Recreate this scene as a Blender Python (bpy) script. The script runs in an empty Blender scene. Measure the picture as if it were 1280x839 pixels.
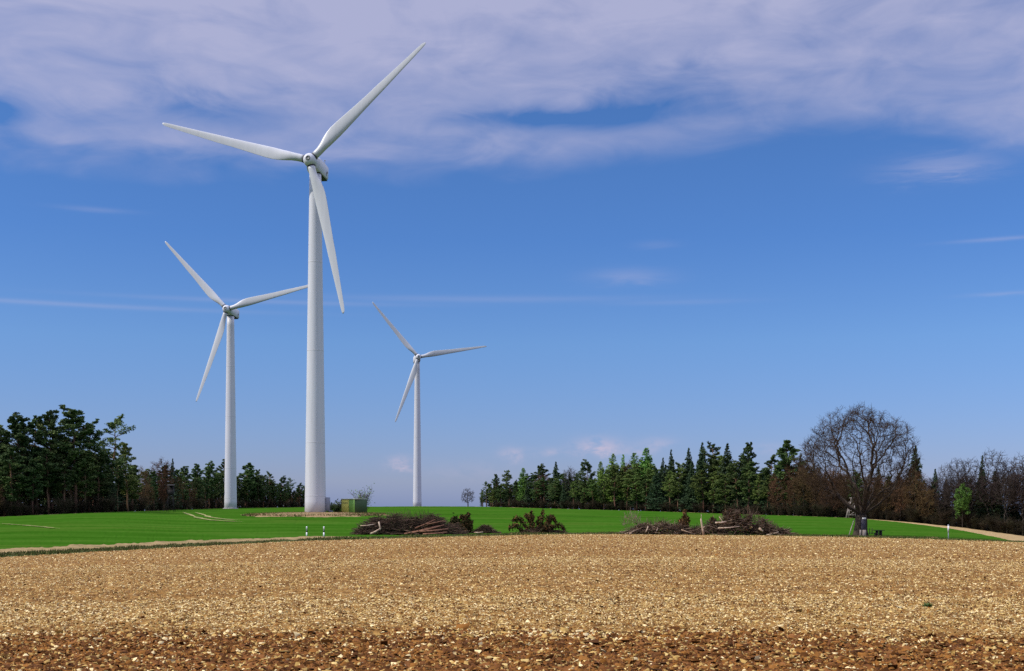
import bpy, math, random
import numpy as np
from mathutils import Vector, Matrix

R = math.radians
rng = np.random.default_rng(7)
random.seed(7)
scene = bpy.context.scene
C = scene.collection

# ------------------------------------------------------------------ camera
F = 1545.0                      # focal length in pixels of the 1280 wide photograph
EYE = 1.9
cam_d = bpy.data.cameras.new('camera')
cam = bpy.data.objects.new('camera', cam_d); C.objects.link(cam)
cam.location = (0, 0, EYE)
cam.rotation_euler = (R(90), 0, 0)
cam_d.sensor_fit = 'HORIZONTAL'; cam_d.sensor_width = 36.0
cam_d.lens = 36.0 * F / 1280.0
cam_d.shift_y = (640 - 419.5) / 1280.0
cam_d.clip_start = 0.1; cam_d.clip_end = 20000
scene.camera = cam

# ------------------------------------------------------------------ sun, exposure
SUN_AZ, SUN_EL = 74.0, 44.0     # degrees to the left of straight behind the camera, elevation
sd = Vector((-math.sin(R(SUN_AZ))*math.cos(R(SUN_EL)), -math.cos(R(SUN_AZ))*math.cos(R(SUN_EL)), math.sin(R(SUN_EL))))
sun_d = bpy.data.lights.new('sun', 'SUN'); sun_d.energy = 3.7; sun_d.angle = R(0.53); sun_d.color = (1.0, 0.95, 0.87)
sun = bpy.data.objects.new('sun', sun_d); C.objects.link(sun)
sun.rotation_euler = sd.to_track_quat('Z', 'Y').to_euler()
sun.location = (-40, -40, 80)
scene.view_settings.view_transform = 'Standard'
scene.view_settings.look = 'None'
scene.view_settings.exposure = 0.0
scene.view_settings.gamma = 1.0
scene.view_settings.use_curve_mapping = False
scene.render.engine = 'CYCLES'
scene.cycles.max_bounces = 5
scene.cycles.diffuse_bounces = 3
scene.cycles.use_denoising = False

# ------------------------------------------------------------------ sky
SKY_STRENGTH = 0.1
world = bpy.data.worlds.new('World'); scene.world = world; world.use_nodes = True
wt = world.node_tree; wt.nodes.clear()
def wn(t, **k):
    n = wt.nodes.new(t)
    for a, b in k.items(): setattr(n, a, b)
    return n
def m(op, a, b=None, c=None, clamp=False):
    n = wn('ShaderNodeMath', operation=op, use_clamp=clamp)
    for i, v in enumerate((a, b, c)):
        if v is None: continue
        if isinstance(v, (int, float)): n.inputs[i].default_value = v
        else: wt.links.new(v, n.inputs[i])
    return n.outputs[0]
def smooth(x, lo, hi):
    n = wn('ShaderNodeMapRange', interpolation_type='SMOOTHSTEP')
    wt.links.new(x, n.inputs[0]); n.inputs[1].default_value = lo; n.inputs[2].default_value = hi
    return n.outputs[0]
tc = wn('ShaderNodeTexCoord'); sep = wn('ShaderNodeSeparateXYZ')
wt.links.new(tc.outputs['Generated'], sep.inputs[0])
sx, sy, sz = sep.outputs
az = m('ARCTAN2', sx, sy)                                   # compass angle from +Y
el = m('ARCSINE', sz)                                       # elevation
def azel(x, y):
    u = (x - 640)/F; v = (640 - y)/F
    return math.atan(u), math.atan2(v, math.hypot(1, u))
def noise(sa, se, scale, detail=4, rough=0.55, dist=0.0, off=0.0):
    cb = wn('ShaderNodeCombineXYZ')
    wt.links.new(m('MULTIPLY', az, sa), cb.inputs[0]); wt.links.new(m('MULTIPLY', el, se), cb.inputs[1]); cb.inputs[2].default_value = off
    n = wn('ShaderNodeTexNoise'); wt.links.new(cb.outputs[0], n.inputs['Vector'])
    n.inputs['Scale'].default_value = scale; n.inputs['Detail'].default_value = detail
    n.inputs['Roughness'].default_value = rough; n.inputs['Distortion'].default_value = dist
    return n.outputs[0]
sky = wn('ShaderNodeTexSky', sky_type='NISHITA', sun_disc=False)
sky.sun_elevation = R(SUN_EL); sky.sun_rotation = R(180 + SUN_AZ)
sky.altitude = 450; sky.air_density = 1.0; sky.dust_density = 0.4; sky.ozone_density = 2.0
# the air's own colour with elevation (deep polarised blue above, paler lower down)
er = wn('ShaderNodeValToRGB'); wt.links.new(m('MULTIPLY', el, 2.0, clamp=True), er.inputs[0])
SKY_TINT = [(0.0, (0.30, 0.41, 0.97)), (0.05, (0.44, 0.49, 0.86)), (0.27, (0.45, 0.635, 0.97)), (0.433, (0.37, 0.605, 1.0)), (0.6, (0.39, 0.63, 1.0)), (1.0, (0.38, 0.60, 0.97))]
while len(er.color_ramp.elements) < len(SKY_TINT): er.color_ramp.elements.new(0.5)
for e, (p, c) in zip(er.color_ramp.elements, SKY_TINT): e.position = p; e.color = c + (1,)
tint = wn('ShaderNodeMix', data_type='RGBA', blend_type='MULTIPLY'); tint.inputs[0].default_value = 1
sc12 = wn('ShaderNodeVectorMath', operation='SCALE'); sc12.inputs[3].default_value = 1.21; wt.links.new(er.outputs[0], sc12.inputs[0])
wt.links.new(sky.outputs[0], tint.inputs[6]); wt.links.new(sc12.outputs[0], tint.inputs[7])
# high cirrus sheet: lower edge as a function of compass angle
edge = [(-400, 205), (0, 200), (100, 212), (250, 224), (420, 222), (600, 214), (760, 205), (880, 190), (960, 168), (1060, 152), (1160, 166), (1280, 190), (1600, 215)]
cv = wn('ShaderNodeFloatCurve'); cm = cv.mapping; cu = cm.curves[0]
pts = []
for x, y in edge:
    a, _ = azel(x, y); pts.append(((a + 0.6)/1.2, azel(x, y)[1]*2))
cu.points[0].location = (0, pts[0][1]); cu.points[1].location = (1, pts[-1][1])
for p in pts: cu.points.new(*p)
cm.update()
wt.links.new(m('MULTIPLY_ADD', az, 1/1.2, 0.5, clamp=True), cv.inputs[1])
e0 = m('MULTIPLY', cv.outputs[0], 0.5)
nbig = noise(3.0, 11.0, 2.2, 3, 0.5, 0.6, 1.3)
nfine = noise(5.0, 13.0, 2.4, 6, 0.53, 0.9, 4.1)
above = m('ADD', m('SUBTRACT', el, e0), m('ADD', m('MULTIPLY_ADD', nbig, 0.03, -0.017), m('MULTIPLY_ADD', nfine, 0.02, -0.010)))
cover = smooth(above, -0.010, 0.024)
def blob(x, y, rx, ry, amp, warp=0.35, wn_=None):
    a, e = azel(x, y)
    nz = wn_ if wn_ is not None else nfine
    da = m('DIVIDE', m('SUBTRACT', az, a), rx/F)
    de = m('DIVIDE', m('SUBTRACT', m('ADD', el, m('MULTIPLY_ADD', nz, 2*warp*ry/F, -warp*ry/F)), e), ry/F)
    q = m('ADD', m('MULTIPLY', da, da), m('MULTIPLY', de, de))
    return m('MULTIPLY', m('POWER', 2.718, m('MULTIPLY', q, -1)), amp)
def addall(l):
    s = l[0]
    for x in l[1:]: s = m('ADD', s, x)
    return s
gaps = addall([blob(-5, 133, 44, 24, 1.0, 0.6), blob(270, 137, 90, 22, 0.75, 1.3), blob(110, 150, 40, 16, 0.35, 1.3),
               blob(800, 138, 130, 21, 0.8, 0.9), blob(650, 149, 110, 12, 0.75, 0.9), blob(845, 98, 60, 20, 0.35, 1.3),
               blob(190, 195, 160, 14, 0.35, 0.9), blob(1275, -6, 60, 18, 0.6, 0.8), blob(1110, 100, 130, 14, 0.12, 1.0)])
nstreak = noise(4.2, 12.0, 2.8, 7, 0.54, 1.6, 7.7)
body = m('ADD', m('MULTIPLY_ADD', nfine, 0.85, -0.05), m('MULTIPLY_ADD', nstreak, 0.6, -0.07))
dens = m('MULTIPLY', cover, m('ADD', body, m('MULTIPLY', smooth(m('SUBTRACT', el, e0), 0.02, 0.15), 0.42)))
dens = m('SUBTRACT', dens, m('MULTIPLY', gaps, 0.72), clamp=True)
wisp_n = noise(9.0, 60.0, 3.0, 5, 0.6, 0.8, 9.0)
wisps = addall([blob(1180, 208, 60, 13, 0.45, 1.2, wisp_n), blob(785, 346, 45, 9, 0.30, 0.8, wisp_n), blob(820, 306, 25, 5, 0.12, 0.8, wisp_n),
                blob(1248, 299, 48, 2.2, 0.35, 0.5, wisp_n), blob(1255, 367, 40, 2.4, 0.22, 0.6, wisp_n), blob(120, 262, 40, 3, 0.18, 0.8, wisp_n)])
wisps = m('MULTIPLY', wisps, m('MULTIPLY_ADD', wisp_n, 1.4, 0.2))
trail = addall([blob(60, 379, 210, 2.8, 0.26, 0.25, wisp_n), blob(330, 377, 170, 2.8, 0.20, 0.25, wisp_n), blob(600, 374, 190, 4.0, 0.18, 0.4, wisp_n), blob(850, 378, 80, 3.0, 0.12, 0.4, wisp_n)])
cnoise = noise(60.0, 110.0, 1.0, 5, 0.6, 0.3, 2.2)
puffs = addall([blob(500, 579, 15, 8, 1.0, 1.6, cnoise), blob(640, 566, 15, 7, 0.65, 1.6, cnoise), blob(748, 557, 27, 10, 0.95, 1.6, cnoise),
                blob(690, 564, 28, 5, 0.35, 1.4, cnoise), blob(822, 553, 22, 7, 0.4, 1.5, cnoise), blob(795, 563, 24, 6, 0.35, 1.5, cnoise),
                blob(965, 560, 28, 6, 0.32, 1.5, cnoise), blob(590, 585, 60, 12, 0.12, 1.5, cnoise)])
puffs = m('MULTIPLY', puffs, smooth(cnoise, 0.25, 0.75))
thin = m('MULTIPLY', m('ADD', m('MINIMUM', dens, 1.0), m('ADD', wisps, trail)), 0.84, clamp=True)
CLOUD = (0.475, 0.485, 0.685); PUFF = (0.62, 0.53, 0.66)
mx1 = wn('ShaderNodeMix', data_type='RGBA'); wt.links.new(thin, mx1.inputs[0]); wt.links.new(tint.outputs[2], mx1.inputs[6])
# cloud brightness raised overhead, above the view, as added fill light
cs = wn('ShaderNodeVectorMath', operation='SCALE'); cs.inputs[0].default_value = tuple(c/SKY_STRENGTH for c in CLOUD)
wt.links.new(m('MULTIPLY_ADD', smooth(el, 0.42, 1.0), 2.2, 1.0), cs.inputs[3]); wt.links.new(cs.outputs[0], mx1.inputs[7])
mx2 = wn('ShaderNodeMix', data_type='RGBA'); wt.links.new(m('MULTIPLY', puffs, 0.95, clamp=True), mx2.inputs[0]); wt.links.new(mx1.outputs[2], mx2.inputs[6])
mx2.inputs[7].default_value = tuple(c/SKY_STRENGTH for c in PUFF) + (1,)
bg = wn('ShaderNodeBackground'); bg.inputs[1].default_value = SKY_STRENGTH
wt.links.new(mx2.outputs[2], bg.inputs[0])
wo = wn('ShaderNodeOutputWorld'); wt.links.new(bg.outputs[0], wo.inputs[0])

# ------------------------------------------------------------------ helpers
def set_mesh(name, verts, faces, mat=None, smooth_=False, tint=None):
    """faces: list of integer arrays (k,3) or (k,4)"""
    me = bpy.data.meshes.new(name)
    verts = np.asarray(verts, dtype=np.float32)
    faces = [np.asarray(f, dtype=np.int32) for f in faces if len(f)]
    nl = sum(f.size for f in faces); nf = sum(len(f) for f in faces)
    me.vertices.add(len(verts)); me.vertices.foreach_set('co', verts.ravel())
    me.loops.add(nl); me.loops.foreach_set('vertex_index', np.concatenate([f.ravel() for f in faces]))
    me.polygons.add(nf)
    tot = np.concatenate([np.full(len(f), f.shape[1], np.int32) for f in faces])
    st = np.concatenate([[0], np.cumsum(tot)[:-1]]).astype(np.int32)
    me.polygons.foreach_set('loop_start', st)
    if smooth_: me.polygons.foreach_set('use_smooth', np.ones(nf, bool))
    if tint is not None:
        ca = me.color_attributes.new('tint', 'FLOAT_COLOR', 'POINT')
        ca.data.foreach_set('color', np.asarray(tint, np.float32).ravel())
    me.update(calc_edges=True); me.validate()
    if mat: me.materials.append(mat)
    return me
def link(name, me, parent=None):
    o = bpy.data.objects.new(name, me); C.objects.link(o)
    if parent is not None: o.parent = parent
    return o
def tag(o, label, cat, group=None):
    o['label'] = label; o['category'] = cat
    if group: o['group'] = group
    return o
def thing(name, label, cat, loc=(0, 0, 0), rz=0.0, group=None):
    o = bpy.data.objects.new(name, None); C.objects.link(o)
    o.empty_display_size = 0.5
    o.location = loc; o.rotation_euler = (0, 0, rz)
    return tag(o, label, cat, group)
class MB:
    """collects shapes; build() links them as one mesh object"""
    def __init__(s): s.v = []; s.f3 = []; s.f4 = []; s.n = 0; s.c = []
    def add(s, v, f, col=None):
        v = np.asarray(v, float); f = np.asarray(f, int)
        s.v.append(v); (s.f3 if f.shape[1] == 3 else s.f4).append(f + s.n); s.n += len(v)
        if col is not None: s.c.append(np.tile(np.array(list(col) + [1.0]), (len(v), 1)))
    def loft(s, rings, cap=True, col=None):
        """rings: list of (k,3) arrays"""
        k = len(rings[0]); v = np.concatenate(rings); f = []
        for i in range(len(rings)-1):
            a = i*k + np.arange(k); b = i*k + (np.arange(k)+1) % k
            f.append(np.stack([a, b, b+k, a+k], 1))
        s.v.append(v); s.f4.append(np.concatenate(f) + s.n)
        if col is not None: s.c.append(np.tile(np.array(list(col) + [1.0]), (len(v), 1)))
        base = s.n; s.n += len(v)
        if cap:
            for st, rev in ((0, True), ((len(rings)-1)*k, False)):
                idx = base + st + np.arange(k)
                tri = np.stack([np.full(k-2, idx[0]), idx[1:-1], idx[2:]], 1)
                s.f3.append(tri[:, ::-1] if rev else tri)
    def tube(s, pts, rad, n=6, cap=True, col=None):
        pts = np.asarray(pts, float); rings = []
        rad = np.broadcast_to(np.asarray(rad, float), (len(pts),))
        for i, p in enumerate(pts):
            t = pts[min(i+1, len(pts)-1)] - pts[max(i-1, 0)]; t = t/(np.linalg.norm(t)+1e-9)
            a = np.array([0, 0, 1.0]) if abs(t[2]) < 0.9 else np.array([1.0, 0, 0])
            x = np.cross(a, t); x /= np.linalg.norm(x); y = np.cross(t, x)
            an = np.arange(n)*2*np.pi/n
            rings.append(p + rad[i]*(np.cos(an)[:, None]*x + np.sin(an)[:, None]*y))
        s.loft(rings, cap, col)
    def box(s, c, d, rz=0.0, bev=0.0, col=None, rx=0.0):
        """bevelled box: centre c, full size d"""
        hx, hy, hz = [q/2 for q in d]; b = min(bev, hx*0.9, hy*0.9, hz*0.9)
        M = Matrix.Rotation(rz, 3, 'Z') @ Matrix.Rotation(rx, 3, 'X')
        def ring(x, y, z, q):
            pts = [(x, y-q), (x-q, y), (-x+q, y), (-x, y-q), (-x, -y+q), (-x+q, -y), (x-q, -y), (x, -y+q)] if q > 0 else [(x, y), (-x, y), (-x, -y), (x, -y)]
            return np.array([tuple(M @ Vector((a, e, z))) for a, e in pts]) + np.array(c)
        if b > 0: s.loft([ring(hx-b, hy-b, -hz, b*0.6), ring(hx, hy, -hz+b, b), ring(hx, hy, hz-b, b), ring(hx-b, hy-b, hz, b*0.6)], True, col)
        else: s.loft([ring(hx, hy, -hz, 0), ring(hx, hy, hz, 0)], True, col)
    def build(s, name, mat, parent=None, smooth_=False):
        t = np.concatenate(s.c) if s.c else None
        f = []
        if s.f3: f.append(np.concatenate(s.f3))
        if s.f4: f.append(np.concatenate(s.f4))
        return link(name, set_mesh(name, np.concatenate(s.v), f, mat, smooth_, t), parent)

def vnoise(x, y, seed=0):
    xi = np.floor(x).astype(np.int64); yi = np.floor(y).astype(np.int64)
    fx = x - xi; fy = y - yi
    def h(a, b):
        n = (a*374761393 + b*668265263 + seed*974634777) & 0x7fffffff
        n = ((n ^ (n >> 13))*1274126177) & 0x7fffffff
        return ((n ^ (n >> 16)) & 0xffff)/65535.0
    fx = fx*fx*(3-2*fx); fy = fy*fy*(3-2*fy)
    return (h(xi, yi)*(1-fx)+h(xi+1, yi)*fx)*(1-fy) + (h(xi, yi+1)*(1-fx)+h(xi+1, yi+1)*fx)*fy

# ------------------------------------------------------------------ materials
def nodemat(name):
    ma = bpy.data.materials.new(name); ma.use_nodes = True
    nt = ma.node_tree; bs = nt.nodes['Principled BSDF']
    return ma, nt, bs
def N(nt, t, **k):
    n = nt.nodes.new(t)
    for a, b in k.items(): setattr(n, a, b)
    return n
def ramp_mat(name, cols, scale=4.0, detail=4, rough=0.8, bump=0.0, bscale=None, stretch=(1, 1, 1), coord='Object', vary=0.0, attr=False, spec=0.3, bdist=0.02):
    """noise driven colour ramp; vary = spread of brightness between objects"""
    ma, nt, bs = nodemat(name); L = nt.links.new
    tc = N(nt, 'ShaderNodeTexCoord'); mp = N(nt, 'ShaderNodeMapping'); mp.inputs['Scale'].default_value = stretch
    L(tc.outputs[coord], mp.inputs[0])
    no = N(nt, 'ShaderNodeTexNoise'); no.inputs['Scale'].default_value = scale; no.inputs['Detail'].default_value = detail
    L(mp.outputs[0], no.inputs['Vector'])
    rp = N(nt, 'ShaderNodeValToRGB'); L(no.outputs[0], rp.inputs[0])
    el_ = rp.color_ramp.elements
    while len(el_) < len(cols): el_.new(0.5)
    for i, (e, c) in enumerate(zip(el_, cols)):
        e.position = 0.28 + 0.44*i/max(1, len(cols)-1); e.color = tuple(c) + (1,)
    out = rp.outputs[0]
    if attr:
        at = N(nt, 'ShaderNodeAttribute', attribute_name='tint')
        mu = N(nt, 'ShaderNodeMix', data_type='RGBA', blend_type='MULTIPLY'); mu.inputs[0].default_value = 1
        L(out, mu.inputs[6]); L(at.outputs[0], mu.inputs[7]); out = mu.outputs[2]
    if vary:
        oi = N(nt, 'ShaderNodeObjectInfo'); hs = N(nt, 'ShaderNodeHueSaturation')
        mr = N(nt, 'ShaderNodeMapRange'); L(oi.outputs['Random'], mr.inputs[0]); mr.inputs[3].default_value = 1-vary; mr.inputs[4].default_value = 1+vary
        L(mr.outputs[0], hs.inputs['Value'])
        mh = N(nt, 'ShaderNodeMath', operation='MULTIPLY_ADD'); L(oi.outputs['Random'], mh.inputs[0]); mh.inputs[1].default_value = 7.31; 
        fr = N(nt, 'ShaderNodeMath', operation='FRACT'); L(mh.outputs[0], fr.inputs[0])
        mr2 = N(nt, 'ShaderNodeMapRange'); L(fr.outputs[0], mr2.inputs[0]); mr2.inputs[3].default_value = 0.48; mr2.inputs[4].default_value = 0.52
        L(mr2.outputs[0], hs.inputs['Hue']); L(out, hs.inputs['Color']); out = hs.outputs[0]
    L(out, bs.inputs['Base Color'])
    bs.inputs['Roughness'].default_value = rough; bs.inputs['Specular IOR Level'].default_value = spec
    if bump:
        nb = N(nt, 'ShaderNodeTexNoise'); nb.inputs['Scale'].default_value = bscale or scale*4; nb.inputs['Detail'].default_value = 4
        L(mp.outputs[0], nb.inputs['Vector'])
        bp = N(nt, 'ShaderNodeBump'); bp.inputs['Strength'].default_value = bump; bp.inputs['Distance'].default_value = bdist
        L(nb.outputs[0], bp.inputs['Height']); L(bp.outputs[0], bs.inputs['Normal'])
    return ma
M_SOIL = ramp_mat('harrowed soil', [(0.09, 0.040, 0.010), (0.21, 0.108, 0.028), (0.36, 0.205, 0.056)], 3.0, 8, 0.95, 0.9, 9.0, (1, 1, 1), 'Object', spec=0.1, bdist=0.05)
M_SOIL_DARK = ramp_mat('fresh soil', [(0.060, 0.022, 0.006), (0.155, 0.060, 0.015), (0.27, 0.115, 0.032)], 2.2, 8, 0.95, 0.9, 12.0, spec=0.1, bdist=0.05)
M_CLOD = ramp_mat('soil clods', [(0.72, 0.72, 0.72), (1.0, 1.0, 1.0)], 25.0, 3, 0.95, 0.0, attr=True, spec=0.1)
M_VERGE = ramp_mat('verge grass', [(0.030, 0.045, 0.010), (0.065, 0.085, 0.018), (0.13, 0.12, 0.04)], 0.8, 6, 0.9, 0.6, 6, spec=0.1, bdist=0.1)
M_TRACK = ramp_mat('dry farm track', [(0.11, 0.10, 0.035), (0.26, 0.18, 0.075), (0.36, 0.26, 0.12)], 0.7, 7, 0.95, 0.5, 6, spec=0.1, bdist=0.06)
M_PATH = ramp_mat('pale earth path', [(0.24, 0.155, 0.058), (0.35, 0.24, 0.10), (0.43, 0.32, 0.15)], 0.35, 7, 0.95, 0.5, 4, spec=0.1, bdist=0.06)
M_WHEAT = ramp_mat('young wheat', [(0.023, 0.080, 0.0045), (0.032, 0.100, 0.007), (0.047, 0.119, 0.012)], 0.12, 9, 1.0, 0.5, 3.0, (0.35, 1.0, 1), spec=0.0, bdist=0.12)
def wheat_detail():
    nt = M_WHEAT.node_tree; L = nt.links.new; bs = nt.nodes['Principled BSDF']
    src = bs.inputs['Base Color'].links[0].from_socket
    tc = N(nt, 'ShaderNodeTexCoord'); mp = N(nt, 'ShaderNodeMapping'); mp.inputs['Scale'].default_value = (0.05, 0.6, 1); mp.inputs['Rotation'].default_value = (0, 0, 0.12)
    L(tc.outputs['Object'], mp.inputs[0]); n1 = N(nt, 'ShaderNodeTexNoise'); n1.inputs['Scale'].default_value = 0.6; n1.inputs['Detail'].default_value = 6; L(mp.outputs[0], n1.inputs['Vector'])
    n2 = N(nt, 'ShaderNodeTexNoise'); n2.inputs['Scale'].default_value = 0.035; n2.inputs['Detail'].default_value = 5; L(tc.outputs['Object'], n2.inputs['Vector'])
    ad = N(nt, 'ShaderNodeMath', operation='MULTIPLY'); L(n1.outputs[0], ad.inputs[0]); L(n2.outputs[0], ad.inputs[1])
    mr = N(nt, 'ShaderNodeMapRange'); L(ad.outputs[0], mr.inputs[0]); mr.inputs[1].default_value = 0.24; mr.inputs[2].default_value = 0.42; mr.inputs[4].default_value = 0.45
    mx = N(nt, 'ShaderNodeMix', data_type='RGBA'); L(mr.outputs[0], mx.inputs[0]); L(src, mx.inputs[6]); mx.inputs[7].default_value = (0.095, 0.135, 0.022, 1)
    L(mx.outputs[2], bs.inputs['Base Color'])
wheat_detail()
M_TYRE = ramp_mat('worn tyre tracks', [(0.06, 0.13, 0.02), (0.25, 0.24, 0.08), (0.36, 0.32, 0.14)], 0.25, 5, 0.95, spec=0.1)
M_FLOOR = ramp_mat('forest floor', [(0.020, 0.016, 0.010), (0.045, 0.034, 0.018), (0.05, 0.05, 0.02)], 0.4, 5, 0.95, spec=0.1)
M_PAD = ramp_mat('gravel and dry grass', [(0.15, 0.09, 0.040), (0.25, 0.16, 0.075), (0.28, 0.20, 0.09), (0.10, 0.12, 0.03)], 0.45, 7, 0.95, 0.6, 5, spec=0.1, bdist=0.1)
M_BLADE = ramp_mat('grass blades', [(0.7, 0.7, 0.7), (1, 1, 1)], 3.0, 2, 0.9, attr=True, spec=0.1)

def paint_mat(name, col, streak, rough=0.4):
    """off-white coated steel or fibreglass with faint vertical weather streaks"""
    ma, nt, bs = nodemat(name); L = nt.links.new
    tc = N(nt, 'ShaderNodeTexCoord'); mp = N(nt, 'ShaderNodeMapping'); mp.inputs['Scale'].default_value = (1, 1, 0.06)
    L(tc.outputs['Object'], mp.inputs[0])
    no = N(nt, 'ShaderNodeTexNoise'); no.inputs['Scale'].default_value = 1.6; no.inputs['Detail'].default_value = 5; L(mp.outputs[0], no.inputs['Vector'])
    rp = N(nt, 'ShaderNodeValToRGB'); L(no.outputs[0], rp.inputs[0])
    rp.color_ramp.elements[0].position = 0.35; rp.color_ramp.elements[0].color = tuple(c*streak for c in col) + (1,)
    rp.color_ramp.elements[1].position = 0.6; rp.color_ramp.elements[1].color = tuple(col) + (1,)
    L(rp.outputs[0], bs.inputs['Base Color']); bs.inputs['Roughness'].default_value = rough; bs.inputs['Specular IOR Level'].default_value = 0.4
    return ma
M_TOWER = paint_mat('tower paint', (0.585, 0.59, 0.60), 0.93, 0.45)
M_BLADEP = paint_mat('blade gelcoat', (0.53, 0.54, 0.53), 0.94, 0.38)
M_NAC = paint_mat('nacelle shell', (0.62, 0.63, 0.64), 0.94, 0.45)
M_SEAM = paint_mat('seam paint', (0.56, 0.56, 0.57), 0.9, 0.5)
M_SEAL = paint_mat('dark seal', (0.035, 0.037, 0.045), 0.8, 0.6)
M_CAP = paint_mat('spinner cap', (0.17, 0.18, 0.17), 0.8, 0.5)
M_STEEL = paint_mat('grey steel', (0.22, 0.24, 0.28), 0.8, 0.45)
M_CONC = ramp_mat('concrete', [(0.22, 0.21, 0.19), (0.36, 0.35, 0.33)], 2.0, 6, 0.9, 0.3, 10)
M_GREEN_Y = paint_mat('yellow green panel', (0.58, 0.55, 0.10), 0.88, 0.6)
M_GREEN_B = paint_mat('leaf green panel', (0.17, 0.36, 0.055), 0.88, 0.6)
M_GREEN_SHADE = paint_mat('shaded green panel', (0.048, 0.088, 0.026), 0.85, 0.6)  # wall turned from the sun: its shade is put into this green
M_ROOFP = paint_mat('pale roof slab', (0.42, 0.46, 0.36), 0.85, 0.8)
M_WHITE = paint_mat('white plastic', (0.78, 0.78, 0.76), 0.9, 0.4)
M_BLACK = paint_mat('black plastic', (0.02, 0.02, 0.022), 0.8, 0.4)
M_BARK_PINE = ramp_mat('pine bark', [(0.12, 0.070, 0.044), (0.24, 0.135, 0.080)], 1.5, 4, 0.9, vary=0.25, stretch=(1, 1, 0.3), spec=0.1)
M_BARK_DARK = ramp_mat('dark bark', [(0.035, 0.027, 0.022), (0.075, 0.058, 0.045)], 2.0, 4, 0.9, vary=0.2, stretch=(1, 1, 0.3), spec=0.1)
M_BARK_OAK = ramp_mat('oak bark', [(0.035, 0.027, 0.020), (0.08, 0.062, 0.046)], 3.0, 5, 0.95, 0.8, 8, stretch=(1, 1, 0.25), spec=0.1, bdist=0.05)
M_TWIG_OAK = ramp_mat('oak twigs', [(0.036, 0.023, 0.013), (0.068, 0.043, 0.024)], 0.6, 3, 0.95, spec=0.1)
M_PINE = ramp_mat('pine needles', [(0.032, 0.057, 0.017), (0.063, 0.105, 0.027), (0.120, 0.156, 0.037)], 0.55, 4, 0.75, vary=0.35, spec=0.2)
M_PINE_Y = ramp_mat('young pine needles', [(0.056, 0.090, 0.020), (0.104, 0.152, 0.032), (0.159, 0.207, 0.046)], 0.55, 4, 0.75, vary=0.25, spec=0.2)
M_SPRUCE = ramp_mat('spruce needles', [(0.022, 0.044, 0.020), (0.040, 0.071, 0.027), (0.068, 0.101, 0.034)], 0.6, 4, 0.75, vary=0.25, spec=0.2)
M_LARCH = ramp_mat('spring larch needles', [(0.095, 0.182, 0.029), (0.146, 0.264, 0.044), (0.205, 0.322, 0.061)], 0.6, 4, 0.75, vary=0.2, spec=0.2)
M_FRESH = ramp_mat('fresh spring leaves', [(0.045, 0.105, 0.014), (0.075, 0.155, 0.022), (0.11, 0.20, 0.032)], 0.8, 4, 0.7, spec=0.2)
M_TWIG_BROWN = ramp_mat('brown budding twigs', [(0.065, 0.037, 0.020), (0.12, 0.068, 0.034), (0.16, 0.10, 0.045)], 0.5, 3, 0.95, vary=0.3, spec=0.1)
M_TWIG_GREY = ramp_mat('grey bare twigs', [(0.042, 0.032, 0.028), (0.075, 0.055, 0.045)], 0.5, 3, 0.95, vary=0.25, spec=0.1)
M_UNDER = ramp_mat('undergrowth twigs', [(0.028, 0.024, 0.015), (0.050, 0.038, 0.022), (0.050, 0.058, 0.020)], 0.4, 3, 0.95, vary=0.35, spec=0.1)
M_BRUSH = ramp_mat('cut brush', [(0.6, 0.6, 0.6), (1, 1, 1)], 3.0, 4, 0.95, attr=True, spec=0.1)
M_LOG = ramp_mat('cut wood', [(0.28, 0.19, 0.12), (0.46, 0.34, 0.23), (0.55, 0.45, 0.33)], 3.0, 5, 0.9, 0.4, 12, spec=0.15)
M_LOGRED = ramp_mat('reddish logs', [(0.16, 0.075, 0.045), (0.27, 0.14, 0.085)], 3.0, 5, 0.9, 0.4, 12, spec=0.15)
M_WOODDARK = ramp_mat('weathered dark wood', [(0.018, 0.016, 0.014), (0.045, 0.038, 0.032)], 3.0, 5, 0.85, 0.3, 12, stretch=(1, 1, 0.2))
M_WOODPALE = ramp_mat('peeled poles', [(0.26, 0.21, 0.175), (0.44, 0.37, 0.31)], 3.0, 5, 0.85, 0.3, 12, stretch=(1, 1, 0.3))
M_BOARD = ramp_mat('grey board', [(0.055, 0.050, 0.065), (0.085, 0.080, 0.10)], 4.0, 5, 0.7)

# ------------------------------------------------------------------ terrain
_ug = np.linspace(-1400, 1400, 701)
def tab(pts, sm=30):
    p = np.array(pts, float); y = np.interp(_ug, p[:, 0]-640, p[:, 1])
    k = np.exp(-0.5*(np.arange(-40, 41)*4/sm)**2); k /= k.sum()
    yp = np.concatenate([np.full(40, y[0]), y, np.full(40, y[-1])])
    return np.convolve(yp, k, 'valid')
T_DB = tab([(-700, 60), (0, 90), (370, 134), (440, 141), (720, 160), (1000, 158), (1280, 134), (1900, 95)], 60)
T_YB = tab([(-700, 722), (0, 697), (190, 686), (370, 676.5), (440, 674.8), (560, 671), (720, 667.6), (1000, 670), (1140, 673.5), (1280, 678), (1900, 700)], 25)
T_DW = tab([(-700, 290), (0, 305), (100, 318), (170, 350), (200, 410), (240, 500), (280, 558), (380, 620), (520, 650), (600, 610), (700, 560), (760, 540), (900, 478), (1000, 424), (1140, 395), (1280, 368), (1900, 330)], 16)
T_YW = tab([(-700, 672), (0, 646), (60, 643.2), (120, 640.8), (180, 639), (230, 637), (280, 635.4), (380, 634), (480, 633.3), (520, 633), (600, 633.2), (700, 636), (800, 638.6), (900, 642), (1000, 645), (1060, 647.2), (1120, 651.2), (1200, 659), (1280, 670.5), (1900, 740)], 16)
def at(t, u): return np.interp(u, _ug, t)
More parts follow.
